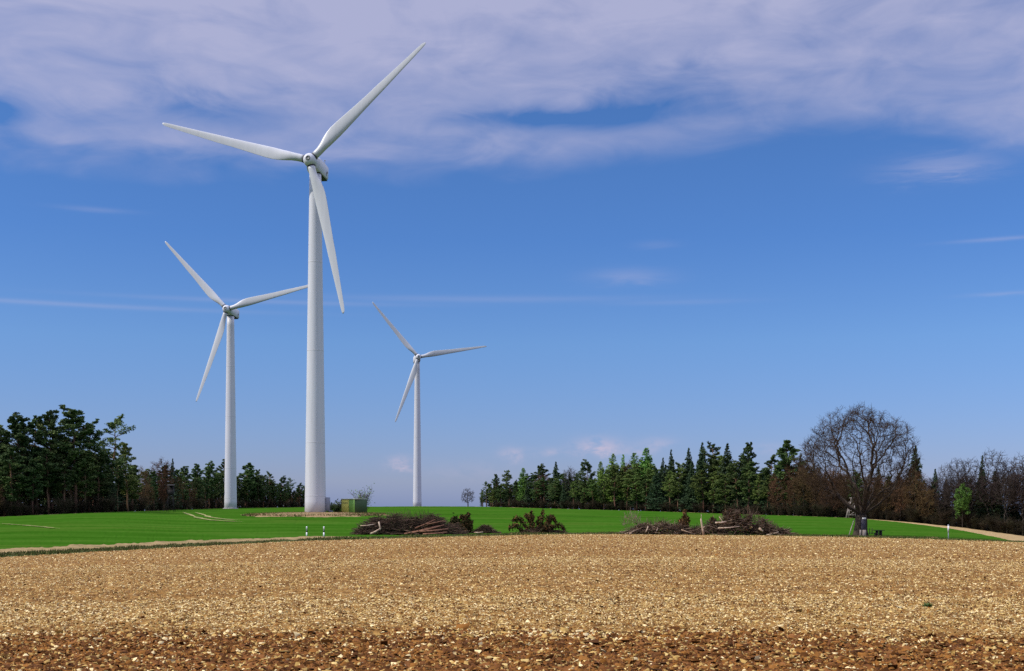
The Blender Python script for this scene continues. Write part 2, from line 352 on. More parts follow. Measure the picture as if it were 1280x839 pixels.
def zt(X, Y):
    """terrain height at world X, Y"""
    X = np.asarray(X, float); Y = np.asarray(Y, float)
    Yc = np.maximum(Y, 8.0); u = np.clip(X/Yc*F, -1390, 1390)
    db = at(T_DB, u); zb = EYE - (at(T_YB, u)-640)/F*db
    dw = at(T_DW, u); zw = EYE - (at(T_YW, u)-640)/F*dw
    near = (zb)*(Yc-8)/(db-8)
    t = (Yc-db)/(dw-db)
    mid = zb + (zw-zb)*t + 0.8*np.exp(-((X+46)/40)**2-((Yc-305)/60)**2)
    far = zw - np.maximum(0, Yc-dw-130)*0.03
    z = np.where(Yc < db, near, np.where(Yc < dw, mid, far))
    return np.maximum(z, -160.0)
def P(x, D, dz=0.0):
    """world point on the ground at photo column x and distance D"""
    X = (x-640)/F*D
    return (X, D, float(zt(X, D)) + dz)
def zpix(y, D): return EYE - (y-640)/F*D

def sheet(name, u, Ds, mat, dz=None):
    """grid over columns u (tangent*F) and rows Ds[j](u)"""
    U = np.tile(u, (len(Ds), 1)); D = np.array(Ds)
    X = U/F*D; Z = zt(X, D)
    if dz is not None: Z = Z + dz(X, D)
    nr, nc = U.shape
    v = np.stack([X, D, Z], -1).reshape(-1, 3)
    i = (np.arange(nr-1)[:, None]*nc + np.arange(nc-1)[None]).ravel()
    o = link(name, set_mesh(name, v, [np.stack([i, i+1, i+nc+1, i+nc], 1)], mat, True))
    o['kind'] = 'structure'
    return o
u = np.concatenate([np.arange(-1340, -740, 4.0), np.arange(-740, 741, 1.0), np.arange(744, 1341, 4.0)])
jit = lambda s, f_: (vnoise(u/f_, u*0+s, s)-0.5)*2
DB = at(T_DB, u) + jit(1, 7)*0.6 + jit(2, 2.5)*0.35
DV = DB + 6.5 + jit(3, 6)*1.2 + jit(4, 30)*1.0
tw = np.interp(u, [-1340, -640, -270, -215, -190], [10, 9, 9.5, 5, 0.0])
DT = DV + tw*(0.85+0.3*vnoise(u/20, u*0, 5)) + 0.02 + jit(6, 4)*0.5*(tw > 0.5)
DW = at(T_DW, u) - 2 + jit(7, 12)*1.5
pe = np.interp(u, [425, 450, 480, 520, 560, 600, 625, 760], [1.0, 0.96, 0.89, 0.76, 0.57, 0.27, 0.04, 0.0])
DP = np.maximum(DT + 0.02, DT + (DW-DT)*pe + jit(8, 9)*1.0*(pe < 0.99))
DP = np.minimum(DP, DW-0.02)
yn = 655.0 + 2935.0/(20.5 + 0*u)
DS = 20.6 - np.clip(u, -800, 800)*0.0016 + jit(9, 5)*0.35 + jit(10, 22)*0.5                      # edge of the fresh strip
def relief(X, Y):
    a = np.clip((Y-9)/6, 0, 1)
    return a*(0.055*(vnoise(X/0.5, Y/0.5, 11)-0.5) + 0.06*(vnoise(X/0.16, Y/0.16, 12)-0.5) + 0.05*(vnoise(X/0.07, Y/0.09, 13)-0.5) + 0.06*(vnoise(X/3.0, Y/1.2, 14)-0.5))
def rows(d0, d1, n, p=1.0):
    """rows evenly spaced in 1/d"""
    t = np.linspace(0, 1, n)
    return [1/((1-s)/d0 + s/d1) for s in t]
sheet('fresh_soil_strip', u, [0*u+2.0, 0*u+6, 0*u+10] + rows(0*u+13.0, DS, 90), M_SOIL_DARK, relief)
fw = lambda D: np.clip((D-DS)/3, 0, 1)
sheet('harrowed_field', u, rows(DS, DB, 200), M_SOIL, relief)
flat = lambda X, Y: 0.12*(vnoise(X/1.1, Y/1.5, 15)-0.5)
zero = lambda X, Y: 0*X
# the first row of each sheet carries the relief of its neighbour so the seams stay shut
def seam(fa, fb, first):
    def g(X, Y):
        h = fb(X, Y); h[0] = fa(X[0], Y[0]); return h
    return g
sheet('verge_ground', u, [DB+(DV-DB)*t for t in np.linspace(0, 1, 7)], M_VERGE, seam(relief, flat, 0))
sheet('farm_track', u, [DV+(DT-DV)*t for t in np.linspace(0, 1, 7)], M_TRACK, flat)
wheat_relief = lambda X, Y: 0.10*(vnoise(X/0.9, Y/1.3, 16)-0.5)
sheet('wheat_field', u, [DT+(DP-DT)*t for t in np.linspace(0, 1, 60)**1.4], M_WHEAT, seam(flat, wheat_relief, 0))
sheet('earth_path', u, [DP+(DW-DP)*t for t in np.linspace(0, 1, 16)], M_PATH, seam(wheat_relief, flat, 0))
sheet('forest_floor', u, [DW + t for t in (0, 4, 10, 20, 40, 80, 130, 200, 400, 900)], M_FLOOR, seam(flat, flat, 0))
# one wide sheet below everything, out to the horizon all round
an = np.linspace(0, 2*np.pi, 181)[:-1]; rr = np.array([3, 10, 25, 50, 80, 110, 150, 200, 260, 330, 400, 480, 560, 640, 740, 900, 1300, 2000, 4000, 9000.0])
X = np.outer(rr, np.sin(an)); Y = np.outer(rr, np.cos(an))
Z = np.where(Y > 8, zt(np.clip(X, -0.9*np.abs(Y), 0.9*np.abs(Y)), np.maximum(Y, 8)), 0) - 0.7
v = np.concatenate([np.stack([X, Y, Z], -1).reshape(-1, 3), [[0, 0, -1.2]]]); k = len(an); q = []
for i in range(len(rr)-1):
    a = i*k+np.arange(k); b = i*k+(np.arange(k)+1) % k; q.append(np.stack([a, a+k, b+k, b], 1))
a = np.arange(k); b = (a+1) % k
o = link('land', set_mesh('land', v, [np.concatenate(q), np.stack([a, b, np.full(k, len(v)-1)], 1)], M_VERGE, True)); o['kind'] = 'structure'

# gravel pad round the first tower and a worn patch beside it
def patch(name, cx, cy, rx, ry, mat, hgt, seed, nr=14, na=72):
    an = np.arange(na)*2*np.pi/na
    out = 1 + 0.22*(vnoise(np.cos(an)*3+9, np.sin(an)*3+9, seed)-0.5)*2
    vs = [[cx, cy, zt(cx, cy)+hgt]]
    for i in range(1, nr+1):
        t = i/nr; x = cx+rx*t*out*np.cos(an); y = cy+ry*t*out*np.sin(an)
        h = hgt*(1-t**3) + 0.3*hgt*(vnoise(x/1.5, y/1.5, seed+1)-0.5)*(1-t) + 0.06*(1-t) - 0.10*(t >= 0.999)
        vs += list(np.stack([x, y, zt(x, y)+h], 1))
    f4 = []
    for i in range(nr-1):
        a = 1+i*na+np.arange(na); b = 1+i*na+(np.arange(na)+1) % na
        f4.append(np.stack([a, a+na, b+na, b], 1))
    a = 1+np.arange(na); b = 1+(np.arange(na)+1) % na
    o = link(name, set_mesh(name, vs, [np.concatenate(f4), np.stack([np.zeros(na, int), a, b], 1)], mat, True)); o['kind'] = 'structure'
    return o
D1 = 300.0
patch('gravel_pad', -47, 289, 17, 21, M_PAD, 0.42, 21)
# worn tyre tracks through the wheat
def tyre(name, pts, w):
    pts = np.array(pts, float); t = np.linspace(0, 1, 70); s = np.linspace(0, 1, len(pts))
    xs = np.interp(t, s, pts[:, 0]); ys = np.interp(t, s, pts[:, 1])
    k = np.ones(9)/9
    xs[4:-4] = np.convolve(xs, k, 'valid'); ys[4:-4] = np.convolve(ys, k, 'valid')
    # photo columns and rows to ground points by walking the terrain outward
    Pn = []
    for x, y in zip(xs, ys):
        D = np.arange(150, 560, 1.0); X = (x-640)/F*D; yy = 640-(zt(X, D)-EYE)/D*F
        j = int(np.argmax(yy <= y)); Pn.append((X[j], D[j]))
    Pn = np.array(Pn); kk = np.ones(7)/7
    for c in (0, 1): Pn[3:-3, c] = np.convolve(Pn[:, c], kk, 'valid')
    d = np.gradient(Pn, axis=0); nrm = np.stack([-d[:, 1], d[:, 0]], 1); nrm /= np.linalg.norm(nrm, axis=1)[:, None]
    ww = w*(0.4+1.0*vnoise(t*25, t*0, 31))[:, None]*np.minimum(1, 6*np.minimum(t, 1-t)+0.1)[:, None]
    A = Pn+nrm*ww; B = Pn-nrm*ww
    v = []
    for q in (A, B): v.append(np.stack([q[:, 0], q[:, 1], zt(q[:, 0], q[:, 1])+0.10], 1))
    n_ = len(t); i = np.arange(n_-1)
    o = link(name, set_mesh(name, np.concatenate(v), [np.stack([i, i+1, i+n_+1, i+n_], 1)], M_TYRE, True)); o['kind'] = 'structure'
tyre('tyre_track', [(228, 640.5), (236, 643), (246, 647.5), (262, 650.5), (285, 652), (305, 653)], 0.55)
tyre('tyre_track', [(243, 640.5), (254, 643.5), (262, 647), (280, 649.5), (300, 650.8)], 0.5)
tyre('tyre_track', [(0, 655), (40, 658), (75, 661.5)], 0.3)

# ------------------------------------------------------------------ clods and stones on the soil
ICO = None
def ico():
    p = (1+5**0.5)/2
    v = np.array([(-1, p, 0), (1, p, 0), (-1, -p, 0), (1, -p, 0), (0, -1, p), (0, 1, p), (0, -1, -p), (0, 1, -p), (p, 0, -1), (p, 0, 1), (-p, 0, -1), (-p, 0, 1)], float)
    f = np.array([(0, 11, 5), (0, 5, 1), (0, 1, 7), (0, 7, 10), (0, 10, 11), (1, 5, 9), (5, 11, 4), (11, 10, 2), (10, 7, 6), (7, 1, 8), (3, 9, 4), (3, 4, 2), (3, 2, 6), (3, 6, 8), (3, 8, 9), (4, 9, 5), (2, 4, 11), (6, 2, 10), (8, 6, 7), (9, 8, 1)])
    return v/np.linalg.norm(v[0]), f
OCT = (np.array([(1, 0, 0), (-1, 0, 0), (0, 1, 0), (0, -1, 0), (0, 0, 1), (0, 0, -1)], float),
       np.array([(0, 2, 4), (2, 1, 4), (1, 3, 4), (3, 0, 4), (2, 0, 5), (1, 2, 5), (3, 1, 5), (0, 3, 5)]))
HEMI = (np.array([(1, .8, -.5), (-1, .8, -.5), (-1, -.8, -.5), (1, -.8, -.5), (.45, 0, .9), (-.45, .1, .8)]),
        np.array([(0, 1, 5), (0, 5, 4), (2, 3, 4), (2, 4, 5), (1, 2, 5), (3, 0, 4)]))
PAL = np.array([(0.86, 0.68, 0.335), (0.64, 0.455, 0.165), (0.44, 0.28, 0.082), (0.255, 0.108, 0.023), (0.095, 0.036, 0.008)])
def clods(D, U, size, shape, probs):
    n = len(D); V, Fc = shape; k = len(V)
    X = U/F*D; Z = zt(X, D)+relief(X[None], D[None])[0]
    a = rng.uniform(0, 2*np.pi, n); ca, sa = np.cos(a)[:, None], np.sin(a)[:, None]
    sc = size[:, None]*rng.uniform(0.45, 1.55, (n, 3)); sc[:, 2] *= 0.62
    L = V[None]*sc[:, None, :]*rng.uniform(0.45, 1.45, (n, k, 1))
    tl = rng.normal(0, 0.6, (n, 1)); y2 = L[..., 1]*np.cos(tl)-L[..., 2]*np.sin(tl); z2 = L[..., 1]*np.sin(tl)+L[..., 2]*np.cos(tl)
    vx = L[..., 0]*ca - y2*sa + X[:, None]; vy = L[..., 0]*sa + y2*ca + D[:, None]; vz = z2 + (Z+size*0.15)[:, None]
    ci = np.array([rng.choice(len(PAL), p=p) for p in probs]) if isinstance(probs, list) else (probs.cumsum(1) > rng.random((n, 1))).argmax(1)
    col = PAL[ci]*rng.uniform(0.8, 1.2, (n, 1)); col = np.concatenate([col, np.ones((n, 1))], 1)
    v = np.stack([vx, vy, vz], -1).reshape(-1, 3); f = (Fc[None]+(np.arange(n)*k)[:, None, None]).reshape(-1, 3)
    return v, f, np.repeat(col, k, 0)
def clod_set(name, parts, label):
    vs, fs, cs, off = [], [], [], 0
    for v, f, c in parts: vs.append(v); fs.append(f+off); cs.append(c); off += len(v)
    o = link(name, set_mesh(name, np.concatenate(vs), [np.concatenate(fs)], M_CLOD, False, np.concatenate(cs)))
    o['kind'] = 'stuff'; o['label'] = label; o['category'] = 'soil clods'
def sampleD(n, d0, d1): return np.sqrt(rng.uniform(d0*d0, d1*d1, n))
PL = np.array([0.22, 0.28, 0.22, 0.15, 0.13]); PD = np.array([0.035, 0.05, 0.125, 0.39, 0.40])
def mixprob(D, U):
    edge = np.interp(U, u, DS); t = np.clip((D-edge+1.2)/2.4+0.9*(vnoise(U/F*D/0.8, D/0.8, 44)-0.5), 0, 1)[:, None]
    band = (vnoise(U/F*D/28+3, D/(1.2+D*0.035), 45)-0.5)[:, None]*np.array([0.16, 0.10, -0.04, -0.10, -0.12])*t
    pr = np.maximum(PD*(1-t)+PL*t+band, 0.01)
    return pr/pr.sum(1, keepdims=True)
A, B = [], []
for n, d0, d1, med, sg, shp in ((270000, 13.5, 31, 0.012, 0.40, HEMI), (1500, 13.5, 31, 0.028, 0.30, HEMI), (190000, 31, 62, 0.0155, 0.36, HEMI), (190000, 62, 165, 0.025, 0.36, HEMI)):
    D = sampleD(n, d0, d1); U = rng.uniform(-1, 1, n)*np.minimum(1335, 700+4.5*F/D); ok = D < np.interp(U, u, DB)-0.3; D, U = D[ok], U[ok]
    s = np.minimum(rng.lognormal(math.log(med), sg, len(D)), med*2.6); pr = mixprob(D, U); dark = D < np.interp(U, u, DS)
    s = np.where(dark, s*1.6, s)
    for lst, mk in ((A, dark), (B, ~dark)):
        if mk.any(): lst.append(clods(D[mk], U[mk], s[mk], shp, pr[mk]))
clod_set('soil_clods', B, 'pale tan clods and stones scattered over the harrowed field')
clod_set('soil_clods', A, 'dark brown fresh clods along the near edge of the field')

# grass tufts along the verge, dry grass on the pad, taller growth in the wheat edge
def tufts(name, X, Y, h, w, cols, label, cat, lean=0.35):
    n = len(X); a = rng.uniform(0, np.pi, n); Z = zt(X, Y)
    dx, dy = np.cos(a)*w, np.sin(a)*w; lx, ly = rng.normal(0, lean, n)*h, rng.normal(0, lean, n)*h
    v = np.stack([np.stack([X-dx, Y-dy, Z-0.06], 1), np.stack([X+dx, Y+dy, Z-0.06], 1), np.stack([X+lx, Y+ly, Z+h], 1)], 1).reshape(-1, 3)
    c = np.array(cols)[rng.integers(0, len(cols), n)]*rng.uniform(0.7, 1.3, (n, 1)); c = np.repeat(np.concatenate([c, np.ones((n, 1))], 1), 3, 0)
    o = link(name, set_mesh(name, v, [np.arange(3*n).reshape(-1, 3)], M_BLADE, False, c))
    o['kind'] = 'stuff'; o['label'] = label; o['category'] = cat
GR = [(0.055, 0.085, 0.016), (0.08, 0.105, 0.022), (0.10, 0.11, 0.03), (0.22, 0.17, 0.07)]
n = 26000; U = rng.uniform(-735, 735, n); t = rng.random(n)
D = np.interp(U, u, DB)*(1-t)+np.interp(U, u, DV)*t
tufts('verge_grass', U/F*D, D, rng.uniform(0.05, 0.26, n)*(0.4+vnoise(U/25, D*0, 47)), rng.uniform(0.03, 0.09, n), GR, 'dark rough grass along the field verge', 'grass')
n = 9000; a = rng.uniform(0, 2*np.pi, n); r = np.sqrt(rng.random(n))
X = -46+16.5*r*np.cos(a); Y = 289+20*r*np.sin(a)
tufts('dry_grass', X, Y, rng.uniform(0.15, 0.75, n)**1.3, rng.uniform(0.06, 0.16, n), [(0.27, 0.17, 0.085), (0.20, 0.12, 0.055), (0.14, 0.11, 0.04), (0.07, 0.12, 0.02), (0.10, 0.13, 0.03)], 'dry tan grass round the foot of the tallest turbine', 'grass')

# ------------------------------------------------------------------ wind turbines
def ring_xy(r, z, n=48):
    a = np.arange(n)*2*np.pi/n
    return np.stack([r*np.cos(a), r*np.sin(a), np.full(n, z)], 1)
def turbine(loc, hub_h, yaw, azim, L, base_r, top_r, label, first=False):
    t = thing('wind_turbine', label, 'wind turbine', loc, 0, 'white wind turbines on the ridge')
    s = L/39.5
    top = hub_h - 2.0*s
    # tower: conical sections with flange seams, concrete foot below
    mb = MB(); zs = np.linspace(-1.0, top, 22)
    mb.loft([ring_xy(base_r+(top_r-base_r)*max(0, z)/top, z) for z in zs])
    tw = mb.build('tower', M_TOWER, t, True)
    for fz in (0.052, 0.208, 0.48, 0.74):
        r = base_r+(top_r-base_r)*fz + 0.012; z = fz*top; fl = MB()
        fl.loft([ring_xy(r-0.03, z-0.10*s), ring_xy(r+0.012, z-0.06*s), ring_xy(r+0.012, z+0.06*s), ring_xy(r-0.03, z+0.10*s)], False)
        fl.build('flange_seam', M_SEAM, tw, True)
    ft = MB(); ft.loft([ring_xy(base_r+0.55, -1.2), ring_xy(base_r+0.55, 0.10), ring_xy(base_r+0.45, 0.16), ring_xy(base_r-0.05, 0.17)])
    ft.build('foundation_rim', M_CONC, t)
    if first:
        d = MB(); d.box((base_r+0.42, 0.1, 2.25), (1.0, 1.5, 3.3), 0, 0.06); db = d.build('cable_cabinet', M_STEEL, t)
        st = MB()
        for i in range(4): st.box((base_r+1.6-0.28*i, 0.1, 0.25+0.2*i), (0.3, 1.1, 0.05), 0, 0.01)
        st.box((base_r+1.2, -0.45, 0.5), (1.2, 0.05, 0.2)); st.build('step', M_STEEL, t)
    # nacelle: local frame, rotor axis along -Y, hub at the origin
    tilt = R(5)
    fr = Matrix.Translation((0, 0, hub_h)) @ Matrix.Rotation(yaw, 4, 'Z') @ Matrix.Rotation(-tilt, 4, 'X') @ Matrix.Translation((0, -4.1*s, 0))
    def place(o): o.matrix_local = fr; return o
    nb = MB()
    def sec(y, w, zb, zt_, c):
        w *= s; zb *= s; zt_ *= s; c *= s; y *= s
        return np.array([(w, y, zb+c), (w, y, zt_-c), (w-c, y, zt_), (-w+c, y, zt_), (-w, y, zt_-c), (-w, y, zb+c), (-w+c, y, zb), (w-c, y, zb)])
    nb.loft([sec(1.35, 1.15, -1.25, 1.2, 0.55), sec(1.9, 1.45, -1.55, 1.5, 0.4), sec(3.0, 1.6, -1.75, 1.65, 0.22), sec(6.8, 1.65, -1.75, 1.75, 0.18), sec(9.6, 1.6, -1.45, 1.75, 0.18), sec(9.8, 1.5, -1.3, 1.65, 0.1)])
    na = place(nb.build('nacelle', M_NAC, t))
    u_ = MB(); u_.box((0, 6.4*s, -1.79*s), (2.9*s, 6.2*s, 0.12*s), 0, 0.03); u_.build('underside_slab', M_SEAL, na)  # near-black slab over most of the nacelle's underside
    w_ = MB()
    for q in (0, 0.55): w_.tube([(1.67*s, (7.7+q)*s, -0.55*s), (1.67*s, (8.35+q)*s, 0.25*s)], 0.055*s, 6)
    w_.tube([(1.67*s, 7.5*s, -0.85*s), (1.67*s, 8.3*s, -0.85*s)], 0.05*s, 6)
    w_.build('painted_mark', M_SEAL, na)
    ma = MB()
    for px in (-0.9, 0.9):
        ma.tube([(px*s, 8.6*s, 1.7*s), (px*s, 8.6*s, 3.0*s)], 0.06*s, 6)
        ma.tube([(px*s, 8.6*s, 3.0*s), (px*s, 8.2*s, 3.1*s)], 0.05*s, 6)
        ma.box((px*s, 8.6*s, 3.12*s), (0.35*s, 0.12*s, 0.22*s), 0.3, 0.03)
    ma.tube([(-0.9*s, 8.6*s, 2.6*s), (0.9*s, 8.6*s, 2.6*s)], 0.045*s, 6); ma.tube([(0.9*s, 8.6*s, 2.4*s), (0.9*s, 7.3*s, 1.7*s)], 0.045*s, 6)
    ma.build('weather_mast', M_STEEL, na)
    # hub
    hb = MB(); prof = [(-1.75, 0.35), (-1.7, 0.75), (-1.45, 1.15), (-0.95, 1.45), (-0.2, 1.6), (0.6, 1.6), (1.2, 1.5), (1.45, 1.2)]
    def ry(y, r, n=36):
        a = np.arange(n)*2*np.pi/n; return np.stack([r*np.cos(a), np.full(n, y), -r*np.sin(a)], 1)
    hb.loft([ry(y*s, r*s) for y, r in prof]); 
    hub = place(hb.build('hub', M_NAC, t, True))
    cb = MB(); cb.loft([ry(-1.72*s, 0.62*s), ry(-1.86*s, 0.58*s), ry(-1.88*s, 0.30*s), ry(-1.80*s, 0.28*s)]); cb.build('nose_cap', M_CAP, hub, False)
    gp = MB(); gp.loft([ry(1.3*s, 1.28*s), ry(1.75*s, 1.28*s)]); gp.build('shaft_seal', M_SEAL, hub, True)
    # blades: root cylinder easing into an aerofoil
    st_ = np.array([0, .02, .045, .08, .12, .16, .20, .25, .32, .4, .5, .6, .7, .8, .88, .94, .975, .99, 1.0])
    ch = np.array([1.8, 1.8, 1.82, 2.05, 2.6, 2.95, 3.12, 3.05, 2.8, 2.5, 2.17, 2.0, 1.68, 1.37, 1.15, .98, .84, .62, .28])*s
    th = np.array([1, 1, .98, .72, .50, .38, .31, .27, .24, .22, .20, .18, .17, .16, .15, .15, .15, .15, .15])
    twd = np.array([14, 14, 14, 14, 13.5, 12.5, 11, 9.5, 7.6, 5.8, 4, 2.7, 1.6, .8, .3, 0, -.2, -.3, -.3])
    k = 28; a = np.arange(k)*2*np.pi/k
    for b in range(3):
        ang = R(azim + 120*b); rings = []
        rdir = np.array([math.cos(ang), 0, math.sin(ang)]); cdir = np.array([-math.sin(ang), 0, math.cos(ang)]); ydir = np.array([0, 1.0, 0])
        for f_, c, tk, tdeg in zip(st_, ch, th, twd):
            rad = 1.55*s + f_*(L-1.55*s)
            rnd = np.clip((tk-0.35)/0.65, 0, 1)
            x = 0.5*(1-np.cos(a))                              # 0 leading .. 1 trailing
            yt = 5*tk*(0.2969*np.sqrt(np.maximum(x, 0))-0.126*x-0.3516*x**2+0.2843*x**3-0.1015*x**4)
            ya = np.where(a <= np.pi, yt, -yt)*1.0
            yc = 0.5*np.sin(a)*1.0
            yy = ya*(1-rnd)+yc*rnd
            off = 0.32*(1-rnd)+0.5*rnd
            cx = (x-off)*c; cy = yy*c
            tr = R(tdeg+3); px_ = cx*math.cos(tr)+cy*math.sin(tr); py_ = -cx*math.sin(tr)+cy*math.cos(tr)
            bend = -0.9*s*f_**2
            rings.append(rdir*rad + px_[:, None]*cdir + (py_+bend)[:, None]*ydir)
        bm = MB(); bm.loft(rings); bl = place(bm.build('blade', M_BLADEP, t, True))
        rg = MB(); aa = np.arange(32)*2*np.pi/32
        rg.loft([rdir*q + rr_*(np.cos(aa)[:, None]*cdir+np.sin(aa)[:, None]*ydir) for q, rr_ in ((1.35*s, 0.9*s), (1.42*s, 0.985*s), (1.66*s, 0.985*s), (1.72*s, 0.9*s))])
        rg.build('root_seal', M_SEAL, bl, True)
    return t
def turbine_at(x, D, ybase, hub_y, *a, **k):
    X = (x-640)/F*D; zb = float(zt(X, D)) if ybase is None else zpix(ybase, D)
    L = a[2]; s = L/39.5
    return turbine((X, D, zb), zpix(hub_y, D-4.1*s*math.cos(a[0]))-zb-4.1*s*math.sin(R(5)), *a, **k)
turbine_at(394.2, 300, 641.8, 200.5, R(-9), 44.0, 39.0, 2.57, 1.42, 'tallest white wind turbine, nearest, standing on the tan gravel pad', first=True)
turbine_at(288.2, 536, 635.6, 386.5, R(-9), 13.3, 42.0, 2.7, 1.55, 'white wind turbine in front of the left wood, left of the tallest one')
turbine_at(521.6, 715, None, 446.3, R(12), 10.0, 40.6, 2.5, 1.45, 'farthest white wind turbine, right of the tallest, base just behind the green ridge')

# ------------------------------------------------------------------ green transformer station
def station():
    D = 300.0; w1, w2, h = 4.75, 3.9, 3.35
    cx, cy, cz = P(443, D)                                   # nearest corner
    ang = R(40)
    t = thing('transformer_station', 'small yellow-green transformer hut with a green side coloured as shaded, right of the tallest turbine', 'transformer hut', (cx, cy, zpix(641.6, D)), 0)
    ex = np.array([-math.cos(ang), math.sin(ang)]); ey = np.array([math.sin(ang+R(4)), math.cos(ang+R(4))])    # along left face, along right face
    rzl = math.atan2(-ex[1], -ex[0]); rzr = math.atan2(ey[1], ey[0])
    def wallbox(mb, a0, a1, axis, zc, hh, thick=0.12, out=0.0):
        d = ex if axis == 0 else ey; nrm = ey if axis == 0 else ex; rz = rzl if axis == 0 else rzr
        c = d*(a0+a1)/2 + nrm*(thick/2 - out); mb.box((c[0], c[1], zc), (a1-a0, thick, hh), rz, 0.015)
    a = MB(); wallbox(a, 0.05+w1*0.42, w1, 0, h/2, h); a.build('door_panel', M_GREEN_Y, t)
    a = MB(); wallbox(a, 0.02, w1*0.42, 0, h/2, h); a.build('wall_panel', M_GREEN_B, t)
    a = MB(); wallbox(a, 0.13, w2, 1, h/2, h); a.build('side_wall', M_GREEN_SHADE, t)
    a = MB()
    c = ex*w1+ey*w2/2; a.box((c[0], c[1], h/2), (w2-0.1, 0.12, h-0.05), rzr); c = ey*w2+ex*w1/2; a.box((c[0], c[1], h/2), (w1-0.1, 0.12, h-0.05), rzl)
    a.build('rear_wall', M_GREEN_SHADE, t)
    a = MB(); c = ex*w1/2+ey*w2/2; a.box((c[0], c[1], h+0.11), (w1+0.25, w2+0.25, 0.2), rzl, 0.04); a.build('roof', M_ROOFP, t)
    a = MB(); c = ex*w1/2+ey*w2/2; a.box((c[0], c[1], -0.1), (w1+0.1, w2+0.1, 0.3), rzl, 0.02); a.build('plinth', M_CONC, t)
    a = MB()
    for q in (0.55, 1.05):
        wallbox(a, w1*0.42+0.25, w1-0.3, 0, h*0.62+q*0.5, 0.06, 0.04, 0.03)
    wallbox(a, w1*0.42+0.12, w1*0.42+0.2, 0, h*0.45, 0.3, 0.06, 0.05); wallbox(a, w1-0.12, w1-0.02, 0, h/2, h, 0.05, 0.035)
    a.build('door_fitting', M_SEAL, t)
station()

# ------------------------------------------------------------------ posts
def delineator(x, D, label):
    px, py, pz = P(x, D)
    t = thing('delineator_post', label, 'marker post', (px, py, pz+0.06), 0.2, 'white marker posts at the track edge')
    def rg(z, cut=0.0):
        return np.array([(0.085, -0.06, z), (0.085, 0.06, z), (0, 0.075, z+cut), (-0.085, 0.06, z), (-0.085, -0.06, z), (0, -0.08, z-cut*0.3)])
    a = MB(); a.loft([rg(-0.2), rg(0.42)]); a.build('post', M_WHITE, t); a = MB(); a.loft([rg(0.73), rg(1.02), rg(1.1, 0.05)]); a.build('post_top', M_WHITE, t)
    b = MB(); b.loft([rg(0.423)*np.array([1.03, 1.03, 1]), rg(0.727)*np.array([1.03, 1.03, 1])]); b.build('black_band', M_BLACK, t)
    c = MB(); c.box((0, -0.086, 0.60), (0.04, 0.012, 0.12), 0, 0.004); c.build('reflector', M_STEEL, t)
delineator(383.4, 152, 'white marker post with black band, left one of the pair below the tallest turbine')
delineator(404.8, 152, 'white marker post with black band, right one of the pair below the tallest turbine')
def pole_right():
    D = 143; x, y, z = P(1185.4, D)
    t = thing('pipeline_marker', 'thin grey marker pole with white upper half at the right field edge', 'marker pole', (x, y, z))
    a = MB(); a.tube([(0, 0, -0.3), (0, 0, 0.9)], 0.045, 10); a.build('pole', M_STEEL, t)
    b = MB(); b.tube([(0, 0, 0.9), (0, 0, 1.66)], 0.085, 12); b.build('sleeve', M_WHITE, t)
    c = MB(); c.tube([(0, 0, 1.66), (0, 0, 1.74), (0, 0, 1.78)], [0.10, 0.10, 0.03], 12); c.build('cap', M_STEEL, t)
pole_right()

# ------------------------------------------------------------------ trees
def rot_to(d):
    d = d/np.linalg.norm(d); a = np.array([0, 0, 1.0]) if abs(d[2]) < 0.9 else np.array([1.0, 0, 0])
    x = np.cross(a, d); x /= np.linalg.norm(x); return x, np.cross(d, x), d
def leafcloud(cent, rad, n, size, g, flat=0.6):
    """n small leaf faces spread through ellipsoids: returns verts, quads"""
    m_ = len(cent); idx = g.integers(0, m_, n)
    d = g.normal(0, 1, (n, 3)); d /= np.linalg.norm(d, axis=1)[:, None]
    rr_ = g.random(n)**0.45
    p = cent[idx] + d*rr_[:, None]*rad[idx]
    a = g.normal(0, 1, (n, 3)); a[:, 2] *= flat; a /= np.linalg.norm(a, axis=1)[:, None]
    b = np.cross(a, g.normal(0, 1, (n, 3))); b /= np.linalg.norm(b, axis=1)[:, None]
    sz = size*g.uniform(0.5, 1.5, (n, 1))
    v = np.stack([p-a*sz, p-b*sz*0.45, p+a*sz, p+b*sz*0.45], 1).reshape(-1, 3)
    return v, np.arange(4*n).reshape(-1, 4)
def quick_tubes(A, Bq, ra, rb, sides=3):
    """many straight tapered twigs at once"""
    d = Bq-A; L = np.linalg.norm(d, axis=1, keepdims=True)+1e-9; d = d/L
    ref = np.where(np.abs(d[:, 2:3]) < 0.9, np.array([[0, 0, 1.0]]), np.array([[1.0, 0, 0]]))
    x = np.cross(ref, d); x /= np.linalg.norm(x, axis=1)[:, None]; y = np.cross(d, x)
    n = len(A); an = np.arange(sides)*2*np.pi/sides
    off = np.cos(an)[None, :, None]*x[:, None]+np.sin(an)[None, :, None]*y[:, None]
    v = np.concatenate([A[:, None]+off*np.reshape(ra, (-1, 1, 1)), Bq[:, None]+off*np.reshape(rb, (-1, 1, 1))], 1).reshape(-1, 3)
    i = np.arange(sides); j = (i+1) % sides
    q = np.stack([i, j, j+sides, i+sides], 1)
    return v, (q[None]+(np.arange(n)*2*sides)[:, None, None]).reshape(-1, 4)

